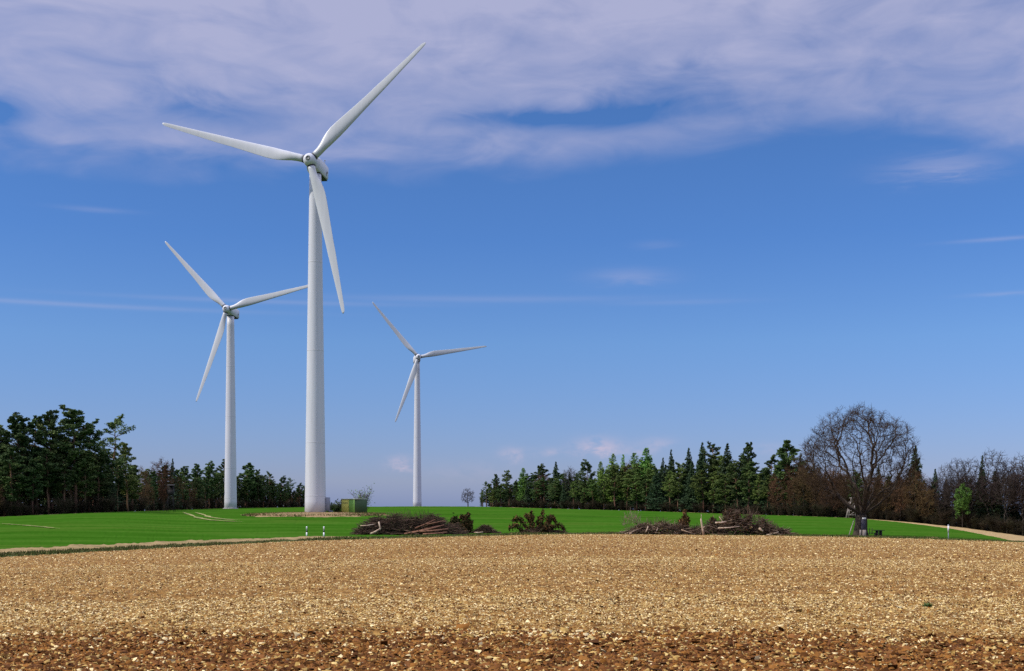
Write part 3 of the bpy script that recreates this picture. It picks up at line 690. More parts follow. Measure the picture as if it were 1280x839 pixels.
H0 = 20.0
def make_pine(seed, crown_from=0.42, width=0.17, nb=30, mat=None, leaf=0.21, dens=70, gap=0.0):
    g = np.random.default_rng(seed); mb = MB()
    t = np.linspace(0, 1, 9); wob = np.cumsum(g.normal(0, 0.16, (9, 2)), 0); wob -= wob[0]
    pts = np.stack([wob[:, 0], wob[:, 1], t*H0*0.97], 1)
    mb.tube(pts, 0.27*(1-t*0.85)+0.02, 7)
    on = lambda z: np.array([np.interp(z, pts[:, 2], pts[:, 0]), np.interp(z, pts[:, 2], pts[:, 1]), z])
    cent, rad = [], []
    nb = int(nb*1.5); sec_ = g.uniform(0, 6.28)
    for i in range(nb):
        s = crown_from+(0.99-crown_from)*(i+g.random())/nb; z = s*H0
        q = (s-crown_from)/(1-crown_from)
        env = math.sin(min(1, q*1.0+0.14)*math.pi*0.92)**0.65
        if g.random() < gap: continue
        a = i*2.4+g.normal(0, 0.6)
        ln = H0*width*env*g.uniform(0.45, 1.3)*(1+0.18*math.cos(a-sec_))
        up = 0.08+0.65*q
        o_ = on(z); d = np.array([math.cos(a), math.sin(a), up]); e = o_+d*ln; mid = o_+d*ln*0.5+np.array([0, 0, -0.2])
        mb.tube([o_, mid, e], [0.08, 0.05, 0.02], 4, False)
        side = np.array([-math.sin(a), math.cos(a), 0])
        for w in (0.4, 0.6, 0.8, 0.95, 1.05):
            for k_ in range(2 if w > 0.5 else 1):
                c = o_+d*ln*w+side*g.normal(0, 0.22)*ln*w*0.8+np.array([0, 0, g.normal(0.15, 0.18)])
                r_ = (0.135*ln+0.26)*g.uniform(0.6, 1.3); cent.append(c); rad.append((r_, r_, r_*0.62))
    for i in range(11):
        z = H0*g.uniform(0.12, crown_from+0.1); a = g.uniform(0, 6.28); o_ = on(z)
        mb.tube([o_, o_+np.array([math.cos(a), math.sin(a), -0.15])*g.uniform(0.6, 2.4)], [0.045, 0.015], 3, False)
    cent.append(pts[-1]+np.array([0, 0, 0.1])); rad.append((0.5, 0.5, 0.6))
    cent = np.array(cent); rad = np.array(rad)
    v, f = leafcloud(cent, rad, len(cent)*dens//2, leaf, g)
    tm = set_mesh('trunk', np.concatenate(mb.v), [np.concatenate(mb.f4)]+([np.concatenate(mb.f3)] if mb.f3 else []), M_BARK_PINE, True)
    return tm, set_mesh('crown', v, [f], mat or M_PINE)
def make_spruce(seed, width=0.16, start=0.10, mat=None, leaf=0.25, whorls=34, per=8, droop=0.28, power=0.85, nleaf=26):
    g = np.random.default_rng(seed); mb = MB(); t = np.linspace(0, 1, 7)
    mb.tube(np.stack([g.normal(0, 0.04, 7)*t, g.normal(0, 0.04, 7)*t, t*H0*0.99], 1), 0.24*(1-t*0.93), 6)
    V = []
    for w in range(whorls):
        s = start+(0.985-start)*(w/(whorls-1))**0.92; z = s*H0
        env = (1-(s-start)/(1-start))**power*width*H0*g.uniform(0.75, 1.15)+0.12
        k = per if s < 0.8 else max(4, per-3)
        for b in range(k):
            a = g.uniform(0, 6.28); ln = env*g.uniform(0.65, 1.15)
            q = g.random((nleaf, 1))**0.7
            d = np.array([math.cos(a), math.sin(a), 0.0]); side = np.array([-d[1], d[0], 0])
            p = np.array([0, 0, z]) + d*ln*q + np.array([0, 0, 1.0])*(-droop*ln*q + 0.22*ln*q**3) + side*g.normal(0, 0.16, (nleaf, 1))*ln*(0.3+0.7*q) + np.array([0, 0, 1.0])*g.normal(-0.1, 0.16, (nleaf, 1))
            a_ = d*0.8+side*g.normal(0, 0.6, (nleaf, 1))+np.array([0, 0, 1.0])*g.normal(-0.35, 0.4, (nleaf, 1)); a_ /= np.linalg.norm(a_, axis=1)[:, None]
            b_ = np.cross(a_, g.normal(0, 1, (nleaf, 3))); b_ /= np.linalg.norm(b_, axis=1)[:, None]
            sz = leaf*g.uniform(0.6, 1.4, (nleaf, 1))*(1.0 if s < 0.85 else 0.7)
            V.append(np.stack([p-a_*sz, p-b_*sz*0.45, p+a_*sz, p+b_*sz*0.45], 1).reshape(-1, 3))
    V = np.concatenate(V)
    tm = set_mesh('trunk', np.concatenate(mb.v), [np.concatenate(mb.f4), np.concatenate(mb.f3)], M_BARK_DARK, True)
    return tm, set_mesh('crown', V, [np.arange(len(V)).reshape(-1, 4)], mat or M_SPRUCE)
def colonize(g, pts, trunk_pts, step=0.4, kill=0.8, infl=6.0, iters=90, jitter=0.12, par0=None):
    """space colonisation: returns node positions and parents"""
    nodes = [np.array(p, float) for p in trunk_pts]; par = par0 or [-1]+list(range(len(trunk_pts)-1))
    act = pts.copy(); Nn = np.array(nodes); pr = list(par)
    for it in range(iters):
        if not len(act): break
        d2 = ((act**2).sum(1)[:, None]+(Nn**2).sum(1)[None]-2*act@Nn.T)
        j = d2.argmin(1); dm = d2[np.arange(len(act)), j]
        ok = dm < infl*infl
        if not ok.any(): break
        dirs = act-Nn[j]; dirs /= np.linalg.norm(dirs, axis=1)[:, None]+1e-9
        acc = np.zeros_like(Nn); np.add.at(acc, j[ok], dirs[ok]); cnt = np.bincount(j[ok], minlength=len(Nn))
        gi = np.nonzero(cnt)[0]
        dd = acc[gi]+g.normal(0, jitter, (len(gi), 3))*cnt[gi][:, None]; dd /= np.linalg.norm(dd, axis=1)[:, None]+1e-9
        new = Nn[gi]+dd*step
        Nn = np.concatenate([Nn, new]); pr += list(gi)
        d2 = ((act**2).sum(1)[:, None]+(new**2).sum(1)[None]-2*act@new.T)
        act = act[d2.min(1) > kill*kill]
    return Nn, np.array(pr)
def branch_mesh(Nn, pr, tip, expo, split, g, twigs=3, tl=(0.5, 1.1), tr=0.014, mats=(None, None), sides=6, rmax=None, up=0.2, all_twig=2):
    """pipe-model radii; thick branches to the trunk mesh, thin ones and twigs to the crown mesh"""
    n = len(Nn); load = np.zeros(n); kids = np.zeros(n, int)
    for i in range(n-1, 0, -1):
        if load[i] == 0: load[i] = tip**expo
        load[pr[i]] += load[i]; kids[pr[i]] += 1
    r = load**(1/expo)
    if rmax: r = np.minimum(r, rmax)
    i = np.arange(1, n); A = Nn[pr[i]]; Bq = Nn[i]
    ra = np.where(kids[pr[i]] > 1, r[i]*1.05, r[pr[i]]); rb = r[i]
    th = rb >= split
    v1, f1 = quick_tubes(A[th], Bq[th]+(Bq[th]-A[th])*0.06, ra[th], rb[th], sides)
    v2, f2 = quick_tubes(A[~th], Bq[~th], ra[~th], rb[~th], 4)
    tipi = np.nonzero((r < tip*all_twig) & (np.arange(n) > 2))[0]; tipi = np.repeat(tipi, twigs)
    base_d = Nn[tipi]-Nn[pr[tipi]]; base_d /= np.linalg.norm(base_d, axis=1)[:, None]+1e-9
    d = base_d+g.normal(0, 0.75, (len(tipi), 3)); d[:, 2] += up; d /= np.linalg.norm(d, axis=1)[:, None]
    L = g.uniform(tl[0], tl[1], (len(tipi), 1))
    E = Nn[tipi]+d*L
    v3, f3 = quick_tubes(Nn[tipi], E, np.full(len(tipi), tr), np.full(len(tipi), tr*0.5), 3)
    d2 = d+g.normal(0, 0.7, d.shape); d2 /= np.linalg.norm(d2, axis=1)[:, None]; Mp = Nn[tipi]+d*L*0.5
    v4, f4 = quick_tubes(Mp, Mp+d2*L*0.6, np.full(len(tipi), tr*0.8), np.full(len(tipi), tr*0.4), 3)
    V = np.concatenate([v2, v3, v4]); Fq = np.concatenate([f2, f3+len(v2), f4+len(v2)+len(v3)])
    return set_mesh('trunk', v1, [f1], mats[0], True), set_mesh('crown', V, [Fq], mats[1])
def ovoid_points(g, n, c, r, low=-1.0, hollow=0.3):
    d = g.normal(0, 1, (n*2, 3)); d /= np.linalg.norm(d, axis=1)[:, None]; d = d[d[:, 2] > low][:n]
    q = (hollow+(1-hollow)*g.random((len(d), 1)))**0.6
    return np.array(c)+d*q*np.array(r)
def make_bare(seed, wide, crown_from, npts, twig_mat, twigs=4, tr=0.035, tip=0.03, step=0.8):
    g = np.random.default_rng(seed); zc = H0*(crown_from+1)/2
    pts = ovoid_points(g, npts, (0, 0, zc), (wide, wide, H0*(1-crown_from)/2))
    tp = [(g.normal(0, 0.03)*i, g.normal(0, 0.03)*i, z) for i, z in enumerate(np.arange(0, H0*(crown_from+0.12), step))]
    Nn, pr = colonize(g, pts, tp, step, 1.1, 9.0, 60, 0.2)
    return branch_mesh(Nn, pr, tip, 2.3, 0.07, g, twigs, (0.8, 1.9), tr, (M_BARK_DARK, twig_mat), 5, 0.32, 0.25)
def make_shrub(seed, h, w, mat, n=900, r=0.03, stems=14, leafmat=None, leafn=0, leaf=0.12):
    g = np.random.default_rng(seed); mb = MB(); tips = []
    for i in range(stems):
        a = g.uniform(0, 6.28); o_ = np.array([math.cos(a), math.sin(a), 0])*g.random()*w*0.25; e = np.array([math.cos(a)*w*g.uniform(0.2, 1), math.sin(a)*w*g.uniform(0.2, 1), h*g.uniform(0.6, 1)])
        md = (o_+e)/2+np.array([0, 0, h*0.12])
        mb.tube([o_+np.array([0, 0, -0.1]), md, e], [r*1.5, r, r*0.5], 4, False)
        for q in (0.08, 0.2, 0.35, 0.5, 0.65, 0.8, 1.0): tips.append(np.where(q < 0.5, o_+(md-o_)*q*2, md+(e-md)*(q-0.5)*2))
    tips = np.array(tips); A = tips[g.integers(0, len(tips), n)]
    d = g.normal(0, 1, (n, 3)); d[:, 2] = np.abs(d[:, 2])*0.8+0.1; d /= np.linalg.norm(d, axis=1)[:, None]
    B_ = A+d*g.uniform(0.15, 0.32, (n, 1))*h; B_[:, 2] = np.maximum(B_[:, 2], 0.02)
    v, f = quick_tubes(A, B_, np.full(n, r*0.6), np.full(n, r*0.3), 3)
    if leafn:
        v2, f2 = leafcloud(np.concatenate([A, B_]), np.full((2*n, 3), 0.15*h), leafn, leaf, g)
        crown = set_mesh('foliage', v2, [f2], leafmat)
        mb.v.append(v); mb.f4.append(f+mb.n); mb.n += len(v)
        return set_mesh('stems', np.concatenate(mb.v), [np.concatenate(mb.f4)], mat), crown
    return set_mesh('stems', np.concatenate(mb.v), [np.concatenate(mb.f4)], mat), set_mesh('twigs', v, [f], mat)

PROTO = {
    'pine': [make_pine(s, cf, w, nb, M_PINE, gap=gp) for s, cf, w, nb, gp in ((1, .30, .135, 36, .05), (2, .24, .15, 38, .08), (3, .42, .13, 30, .15), (4, .34, .145, 34, .1), (5, .46, .14, 28, .1), (6, .28, .125, 34, .1))],
    'gappy': [make_pine(9, 0.38, 0.20, 24, M_PINE, gap=0.28, dens=42), make_pine(10, 0.42, 0.21, 22, M_PINE, gap=0.25, dens=42)],
    'young': [make_pine(s, cf, w, 32, M_PINE_Y, gap=.05) for s, cf, w in ((11, .26, .17), (12, .38, .19), (13, .20, .16), (14, .44, .18))],
    'spruce': [make_spruce(s, w) for s, w in ((21, .185), (22, .205), (23, .165), (24, .175), (25, .22))],
    'larch': [make_spruce(s, w, 0.16, M_LARCH, 0.26, 28, 8, 0.02, 0.55, 26) for s, w in ((31, .185), (32, .165))],
    'brown': [make_bare(s, w, cf, 420, M_TWIG_BROWN, 5, 0.043) for s, w, cf in ((41, 4.2, .12), (42, 3.4, .18), (43, 4.8, .10), (44, 3.8, .25))],
    'grey': [make_bare(s, w, cf, 380, M_TWIG_GREY, 4, 0.035) for s, w, cf in ((51, 3.6, .38), (52, 3.0, .42), (53, 4.2, .34))],
}
NAME = {'pine': 'pine_tree', 'gappy': 'pine_tree', 'young': 'pine_tree', 'spruce': 'spruce_tree', 'larch': 'larch_tree', 'brown': 'broadleaf_tree', 'grey': 'broadleaf_tree'}
CAT = {'pine': 'pine tree', 'gappy': 'pine tree', 'young': 'pine tree', 'spruce': 'spruce', 'larch': 'larch', 'brown': 'bare tree', 'grey': 'bare tree'}
def put_tree(kind, x, D, ytop, label, group, wide=1.0, sink=0.0):
    tm, cm_ = random.choice(PROTO[kind])
    X, Y, Z = P(x, D, -0.15-sink)
    h = (zpix(ytop, D)-Z); s = max(0.2, h/H0)
    o = thing(NAME[kind], label, CAT[kind], (X, Y, Z), random.uniform(0, 6.28), group)
    wx = s*wide*random.uniform(0.92, 1.1)
    o.scale = (wx, wx, s)
    link('trunk', tm, o); link('crown', cm_, o)
    return o
LW, RW = 'trees of the left wood', 'trees of the right wood'
def dw(x): return float(at(T_DW, x-640))
# skyline trees one can point at:  kind, column, distance behind the wood's edge, top row, width, label
SKY_L = [
 ('pine', 3, 8, 535, 1.1, 'dark pine cut by the left edge of the photo'),
 ('pine', 22, 6, 523, 1.2, 'broad dark pine with a flat crown, second from the left edge'),
 ('pine', 40, 9, 525, 1.0, 'dark pine between the broad flat pine and the slim tall pine'),
 ('pine', 61, 7, 516, 0.85, 'slim tall pine with a gap in its crown, left of the tallest pine'),
 ('pine', 93, 5, 515, 1.3, 'tallest and broadest dark pine of the left wood'),
 ('pine', 112, 8, 531, 1.0, 'dark pine pressed against the right side of the tallest pine'),
 ('gappy', 140, 4, 524, 1.05, 'open pine with layered boughs and sky showing through, right of the tall pines'),
 ('young', 160, 2, 556, 0.9, 'lighter green young pine below the open layered pine'),
 ('brown', 178, 4, 583, 1.0, 'brown bare tree just right of the light green young pine'),
 ('brown', 201, 6, 572, 1.1, 'tall brown bare tree with a twiggy round top in the left wood'),
 ('spruce', 216, 12, 573, 0.8, 'small pointed spruce tip behind the brown bare trees'),
 ('pine', 229, 5, 584, 1.1, 'dark pine right of the pointed spruce tip'),
 ('pine', 246, 8, 581, 1.0, 'dark pine midway between the brown trees and the left turbine'),
 ('pine', 263, 6, 580, 1.1, 'dark pine two trees left of the left turbine tower'),
 ('pine', 277, 10, 578, 1.0, 'dark pine beside the left turbine tower on its left'),
 ('pine', 308, 6, 581, 1.3, 'large dark pine just right of the left turbine tower'),
 ('pine', 322, 10, 589, 1.0, 'dark pine second to the right of the left turbine tower'),
 ('gappy', 338, 6, 591, 1.1, 'dark open pine midway between the two left towers'),
 ('pine', 352, 8, 597, 1.1, 'dark pine third from the right end of the left wood'),
 ('gappy', 363, 7, 600, 1.1, 'dark pine second from the right end of the left wood'),
 ('pine', 375, 5, 605, 1.2, 'last dark pine of the left wood, beside the tallest turbine tower'),
]
SKY_R = [
 ('gappy', 608, 4, 603, 1.1, 'low dark pine at the left end of the right wood'),
 ('pine', 621, 6, 594, 1.0, 'dark pine second from the left end of the right wood'),
 ('young', 635, 7, 590, 1.0, 'green pine third from the left end of the right wood'),
 ('larch', 654, 5, 585, 1.2, 'light green larch near the left end of the right wood'),
 ('pine', 676, 8, 583, 1.2, 'dark pine between the light green larch and the pointed dark spruce'),
 ('spruce', 695, 7, 577, 1.15, 'dark pointed spruce standing above the left part of the right wood'),
 ('grey', 713, 9, 584, 1.0, 'purplish bare tree right of the dark pointed spruce'),
 ('pine', 736, 6, 578, 1.1, 'dark pine with a pointed top left of the bright larches'),
 ('larch', 751, 9, 577, 1.0, 'green larch on the left of the bright tall larches'),
 ('larch', 766, 6, 567, 1.15, 'bright green tall larch, broadest left of the slim one'),
 ('larch', 779, 10, 568, 0.7, 'slim round-topped larch between two broad larches'),
 ('larch', 793, 10, 566, 1.0, 'green larch leaning on the left side of the tallest larch'),
 ('larch', 808, 7, 560, 1.25, 'tallest broad larch of the right wood'),
 ('spruce', 829, 10, 572, 1.0, 'short dark spruce just right of the tallest larch'),
 ('spruce', 839, 8, 562, 1.0, 'dark spruce with a sharp tip, second right of the tallest larch'),
 ('spruce', 861, 9, 560, 1.1, 'dark spruce left of the highest spruce tip'),
 ('spruce', 878, 7, 553, 1.15, 'highest sharp-tipped dark spruce of the right wood'),
 ('gappy', 894, 11, 556, 0.9, 'dark open-topped pine between the two highest spruces'),
 ('spruce', 909, 7, 554, 1.2, 'broad dark spruce right of the open-topped pine'),
 ('pine', 935, 8, 557, 0.9, 'tall dark pine with a ragged narrow top, left of the brown trees'),
 ('pine', 965, 9, 572, 1.1, 'dark pine in the dip left of the big bare oak'),
 ('pine', 986, 8, 553, 1.2, 'tall dark pine just left of the big bare oak crown'),
 ('spruce', 1001, 12, 566, 1.0, 'dark spruce touching the left edge of the oak crown'),
 ('brown', 1012, 4, 578, 1.3, 'wide brown bare tree behind the left side of the oak crown'),
 ('brown', 1046, 6, 586, 1.2, 'brown bare tree behind the middle of the oak crown'),
 ('spruce', 1098, 12, 582, 1.0, 'dark spruce behind the right half of the oak crown'),
 ('brown', 1120, 5, 592, 1.2, 'brown bare tree behind the right edge of the oak crown'),
 ('spruce', 1144, 9, 557, 1.3, 'broad dark spruce rising just right of the oak crown'),
 ('spruce', 1169, 8, 586, 1.0, 'lower dark spruce right of the broad spruce beside the oak'),
 ('grey', 1182, 7, 580, 1.0, 'grey bare tree left of the bright green young tree'),
 ('grey', 1197, 9, 574, 1.0, 'tall grey bare tree straight behind the bright green young tree'),
 ('grey', 1212, 8, 572, 1.2, 'arching grey bare tree above the bright green young tree'),
 ('spruce', 1228, 10, 569, 0.7, 'narrow dark spruce among the grey bare trees at the right'),
 ('grey', 1241, 7, 561, 1.1, 'tallest grey bare tree near the right edge'),
 ('grey', 1256, 9, 574, 1.0, 'grey bare tree right of the tallest bare one'),
 ('grey', 1279, 6, 567, 1.1, 'grey bare tree cut by the right edge of the photo'),
]
for k_, x, off, yt, w, lab in SKY_L: put_tree(k_, x, dw(x)+off, yt, lab, LW, w)
for k_, x, off, yt, w, lab in SKY_R: put_tree(k_, x, dw(x)+off, yt, lab, RW, w)
# the lower trees that fill the wood between and below them
envL = np.array([(-60, 545), (0, 545), (60, 548), (95, 540), (125, 560), (140, 558), (165, 580), (180, 588), (200, 580), (230, 588), (275, 584), (310, 588), (340, 598), (378, 610)], float)
envR = np.array([(600, 614), (620, 600), (650, 592), (700, 586), (740, 588), (770, 575), (810, 568), (840, 576), (880, 564), (935, 566), (960, 580), (990, 566), (1040, 582), (1130, 588), (1145, 576), (1170, 592), (1210, 580), (1240, 572), (1280, 574), (1340, 570)], float)
FILL_L = {'pine': 'dark green pine packed among the others in the left wood below the skyline', 'young': 'lighter green pine packed in the left wood below the skyline',
          'brown': 'brown bare tree packed among the pines of the left wood', 'spruce': 'dark spruce packed in the left wood below the skyline'}
FILL_R = {'pine': 'dark green pine packed among the others in the right wood below the skyline', 'young': 'yellowish green pine with bare lower trunk along the front of the right wood',
          'brown': 'brown bare tree packed into the front of the right wood', 'grey': 'grey bare tree packed into the right end of the right wood',
          'spruce': 'dark spruce packed in the right wood below the skyline', 'larch': 'light green larch packed in the right wood below the skyline'}
def pick(x, row):
    if x < 168: return random.choices(['pine', 'young', 'brown', 'spruce'], [6, 1, 2, 1] if row == 0 else [8, 0, 1, 2])[0]
    if x < 240: return random.choices(['brown', 'pine'], [8, 2] if row == 0 else [3, 7])[0]
    if x < 400: return random.choices(['pine', 'brown'], [9, 1])[0]
    if x < 700: return random.choices(['pine', 'young', 'spruce', 'brown'], [4, 4, 2, 1])[0]
    if x < 830: return random.choices(['pine', 'young', 'spruce', 'brown', 'larch'], [3, 4, 2, 1.2, 1] if row == 0 else [3, 2, 4, 1, 2])[0]
    if x < 970: return random.choices(['young', 'pine', 'spruce'], [7, 2, 1] if row == 0 else [1, 3, 6])[0]
    if x < 1170: return random.choices(['brown', 'spruce', 'pine'], [9, 0.5, 0.5] if row == 0 else [6, 3, 1])[0]
    return random.choices(['grey', 'brown', 'spruce'], [8, 0.6, 1] if row == 0 else [5, 0, 3])[0]
for env, x0, x1, FL, G_ in ((envL, -40, 384, FILL_L, LW), (envR, 602, 1330, FILL_R, RW)):
    for row, (f0, f1, sp) in enumerate(((0.62, 0.88, 4.6), (0.76, 0.98, 4.0), (0.72, 0.95, 4.2), (0.55, 0.8, 4.2))):
        x = x0 + random.uniform(0, 8)
        while x < x1:
            D = dw(x)+1+row*5.5+random.uniform(-1, 2.5)
            kd = pick(x, row) if row < 3 else 'spruce'; yb = 640-(float(zt((x-640)/F*D, D))-EYE)/D*F
            ye = np.interp(x, env[:, 0], env[:, 1])
            lo = 1.0 if (kd != 'brown' or row) else (0.95 if x > 960 or 166 < x < 250 else 0.62)
            put_tree(kd, x, D, yb-(yb-ye)*random.uniform(f0, f1)*lo, FL.get(kd, FL['pine']), G_+' below the skyline: '+CAT[kd]+(' young' if kd == 'young' else ''), random.uniform(1.12, 1.42))
            x += sp*random.uniform(0.75, 1.25)*F/D
# undergrowth bushes along the edges
SH = [make_shrub(61, 4.0, 2.4, M_UNDER, 1000, 0.035), make_shrub(62, 4.0, 3.0, M_UNDER, 1100, 0.035), make_shrub(63, 4.0, 2.0, M_UNDER, 900, 0.035)]
def put_shrub(x, D, h, label, group, protos=SH, hp=4.0):
    a, b = random.choice(protos); X, Y, Z = P(x, D)
    o = thing('bush', label, 'bush', (X, Y, Z), random.uniform(0, 6.28), group); s = h/hp; o.scale = (s*random.uniform(0.9, 1.3),)*2+(s,)
    link('stems', a, o); link('twigs', b, o); return o
for (x0, x1, hh, lab, gr) in ((-30, 250, (2.0, 5.0), 'brown bare bush in the undergrowth along the foot of the left wood', 'undergrowth bushes of the left wood'),
                              (250, 384, (2.5, 5.0), 'dark bare bush at the foot of the far pines of the left wood', 'undergrowth bushes under the far pines'),
                              (622, 960, (2.0, 4.5), 'dark bare bush at the foot of the conifers of the right wood', 'undergrowth bushes under the conifers'),
                              (960, 1320, (2.5, 5.5), 'brown bare bush along the foot of the right wood behind and beyond the oak', 'undergrowth bushes of the right wood')):
    x = x0
    while x < x1:
        D = dw(x)+random.uniform(-1.5, 2.5); put_shrub(x, D, random.uniform(*hh), lab, gr); x += random.uniform(2.0, 3.2)*F/D
# the deep interior of both woods, seen only as a dark mass between the stems
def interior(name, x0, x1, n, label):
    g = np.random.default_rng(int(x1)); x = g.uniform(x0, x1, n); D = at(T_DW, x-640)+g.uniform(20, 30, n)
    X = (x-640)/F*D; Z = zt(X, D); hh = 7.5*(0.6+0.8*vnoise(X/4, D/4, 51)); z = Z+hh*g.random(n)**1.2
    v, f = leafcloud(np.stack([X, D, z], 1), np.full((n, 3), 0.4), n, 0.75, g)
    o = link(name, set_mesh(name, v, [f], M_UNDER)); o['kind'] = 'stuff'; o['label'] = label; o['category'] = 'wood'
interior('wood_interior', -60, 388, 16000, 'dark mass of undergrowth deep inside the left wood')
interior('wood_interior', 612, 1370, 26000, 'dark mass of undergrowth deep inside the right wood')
# single young trees and bushes
g = np.random.default_rng(72)
Nn, pr = colonize(g, ovoid_points(g, 300, (0, 0, 11.0), (4.2, 4.2, 9.2), -1, 0.2), [(0, 0, z) for z in np.arange(0, 3, 0.7)], 0.7, 1.1, 8, 60, 0.2)
tm, _c = branch_mesh(Nn, pr, 0.03, 2.3, 0.05, g, 1, (0.6, 1.2), 0.03, (M_BARK_DARK, M_BARK_DARK), 5, 0.3)
sel = Nn[len(Nn)//5:]; v_, f_ = leafcloud(sel+g.normal(0, 0.2, sel.shape), np.full((len(sel), 3), 0.75), 5200, 0.30, g); cmx = set_mesh('crown', v_, [f_], M_FRESH)
X, Y, Z = P(1203, dw(1203)-3); o = thing('young_tree', 'bright green young leafy tree in front of the grey bare trees at the right', 'tree', (X, Y, Z), 0.4); s = (zpix(604, Y)-Z)/H0; o.scale = (s, s, s)
link('trunk', tm, o); link('crown', cmx, o)
g = np.random.default_rng(77); Nn, pr = colonize(g, ovoid_points(g, 260, (0, 0, 5.2), (4.2, 4.2, 4.3), -0.85, 0.2), [(0, 0, z) for z in np.arange(0, 1.6, 0.4)], 0.45, 0.9, 7, 50, 0.15)
tm, cmx = branch_mesh(Nn, pr, 0.05, 2.2, 0.10, g, 3, (0.6, 1.2), 0.035, (M_BARK_DARK, M_TWIG_GREY), 5, 0.3)
X, Y, Z = P(585, 612); o = thing('broadleaf_tree', 'small lone bare tree on the ridge left of the right wood', 'bare tree', (X, Y, Z)); s = (zpix(610, Y)-Z)/9.5; o.scale = (s*0.95, s*0.95, s)
link('trunk', tm, o); link('crown', cmx, o)
a, b = make_shrub(81, 6.0, 3.0, M_TWIG_BROWN, 300, 0.05, 12, M_LARCH, 700, 0.17)
X, Y, Z = P(453, 307); o = thing('shrub', 'budding shrub with thin upright twigs behind the green transformer hut', 'shrub', (X, Y, Z)); link('stems', a, o); link('foliage', b, o)
DBUSH = [make_shrub(82, 2.2, 1.6, M_UNDER, 260, 0.03, 9, M_PINE, 900, 0.15)]
for x, D, h, lab in ((412, 303, 2.5, 'dark low bush between the tallest turbine tower and the green hut'), (422, 306, 2.9, 'dark low bush touching the left side of the green hut')):
    o = put_shrub(x, D, h, lab, None, DBUSH, 2.2); o.children[1].name = 'foliage'

# the big bare oak
g = np.random.default_rng(5)
D_OAK = 158.0
sc_ = D_OAK/F
top_ = (668-503)*sc_; wid = 72*sc_
pts = ovoid_points(g, 3200, (-0.45, 0, top_*0.575), (wid, wid*0.95, top_*0.42), -0.86, 0.55)
pts = pts*(1+0.22*(vnoise(np.arctan2(pts[:, 1], pts[:, 0])*2.2+9, pts[:, 2]/2.6, 61)[:, None]-0.55)*np.array([1, 1, 0.6]))
tp = [(0.02*i, 0, z) for i, z in enumerate(np.arange(0, 2.9, 0.34))]
nodes = list(tp); par0 = [-1]+list(range(len(tp)-1))
# limbs fan out from the low fork
for k_, (a_, up, ln) in enumerate([(3.3, 0.42, 4.2), (2.6, 1.0, 4.4), (3.9, 1.3, 4.0), (1.5, 1.7, 4.2), (4.7, 2.3, 4.6), (0.6, 1.2, 4.0), (0.1, 0.62, 3.6), (5.6, 1.0, 4.2), (2.0, 3.0, 4.5), (5.2, 3.2, 4.8), (0.3, 2.2, 4.5), (3.1, 2.2, 4.6)]):
    p = np.array(tp[-1-(k_ % 3)], float); last = len(tp)-1-(k_ % 3); d = np.array([math.cos(a_), math.sin(a_), up]); d /= np.linalg.norm(d)
    for i in range(int(ln/0.34)):
        d = d+np.array([0, 0, 0.03])+g.normal(0, 0.06, 3); d /= np.linalg.norm(d); p = p+d*0.34
        nodes.append(tuple(p)); par0.append(last); last = len(nodes)-1
Nn, pr = colonize(g, pts, nodes, 0.34, 0.60, 9.0, 120, 0.22, par0)
tm, cmx = branch_mesh(Nn, pr, 0.020, 1.9, 0.05, g, 5, (0.4, 0.95), 0.0135, (M_BARK_OAK, M_TWIG_OAK), 8, 0.78, 0.15)
X, Y, Z = P(1076.5, D_OAK); oak = thing('oak_tree', 'large lone bare oak with a broad domed crown at the right field edge', 'bare oak', (X, Y, Z))
trk = link('trunk', tm, oak); link('crown', cmx, oak)
rf = MB(); rr_ = [ring_xy(q, z, 20) for z, q in ((-0.3, 1.2), (0.0, 1.06), (0.3, 0.9), (0.8, 0.80), (1.6, 0.77), (2.4, 0.74), (2.75, 0.66))]
for q in rr_[:4]: q[:, :2] *= (1+0.14*np.sin(np.arange(20)*5*2*np.pi/20))[:, None]
rf.loft(rr_); rf.build('root_flare', M_BARK_OAK, oak, True)

# ------------------------------------------------------------------ things round the oak
def zD(x, D): return P(x, D)
X, Y, Z = P(1079.0, D_OAK-1.6)
t = thing('information_board', 'narrow dark board with a white cap on pale wooden legs, against the oak trunk', 'board', (X, Y, Z))
a = MB(); a.box((0.02, 0, 1.50), (0.55, 0.08, 1.35), 0, 0.01); a.build('panel', M_BOARD, t)
a = MB(); a.box((0.10, -0.05, 2.28), (0.46, 0.14, 0.2), 0, 0.02); a.build('cap', M_WHITE, t)
for sx_, wv in ((-0.36, 0.20), (0.12, 0.44)):
    a = MB(); a.box((sx_, -0.06, 0.40), (wv, 0.12, 0.85), 0, 0.01); a.build('leg', M_WOODPALE, t)
t_leg = MB(); t_leg.tube([(-1.72, -0.1, 0.0), (-0.88, 0.55, 2.05)], [0.055, 0.05], 8)
X2, Y2, Z2 = P(1077.5, D_OAK-1.3)
o = t_leg.build('leaning_pole', M_WOODPALE); o.location = (X2, Y2, Z2); tag(o, 'pale wooden pole leaning against the left of the oak trunk', 'pole')
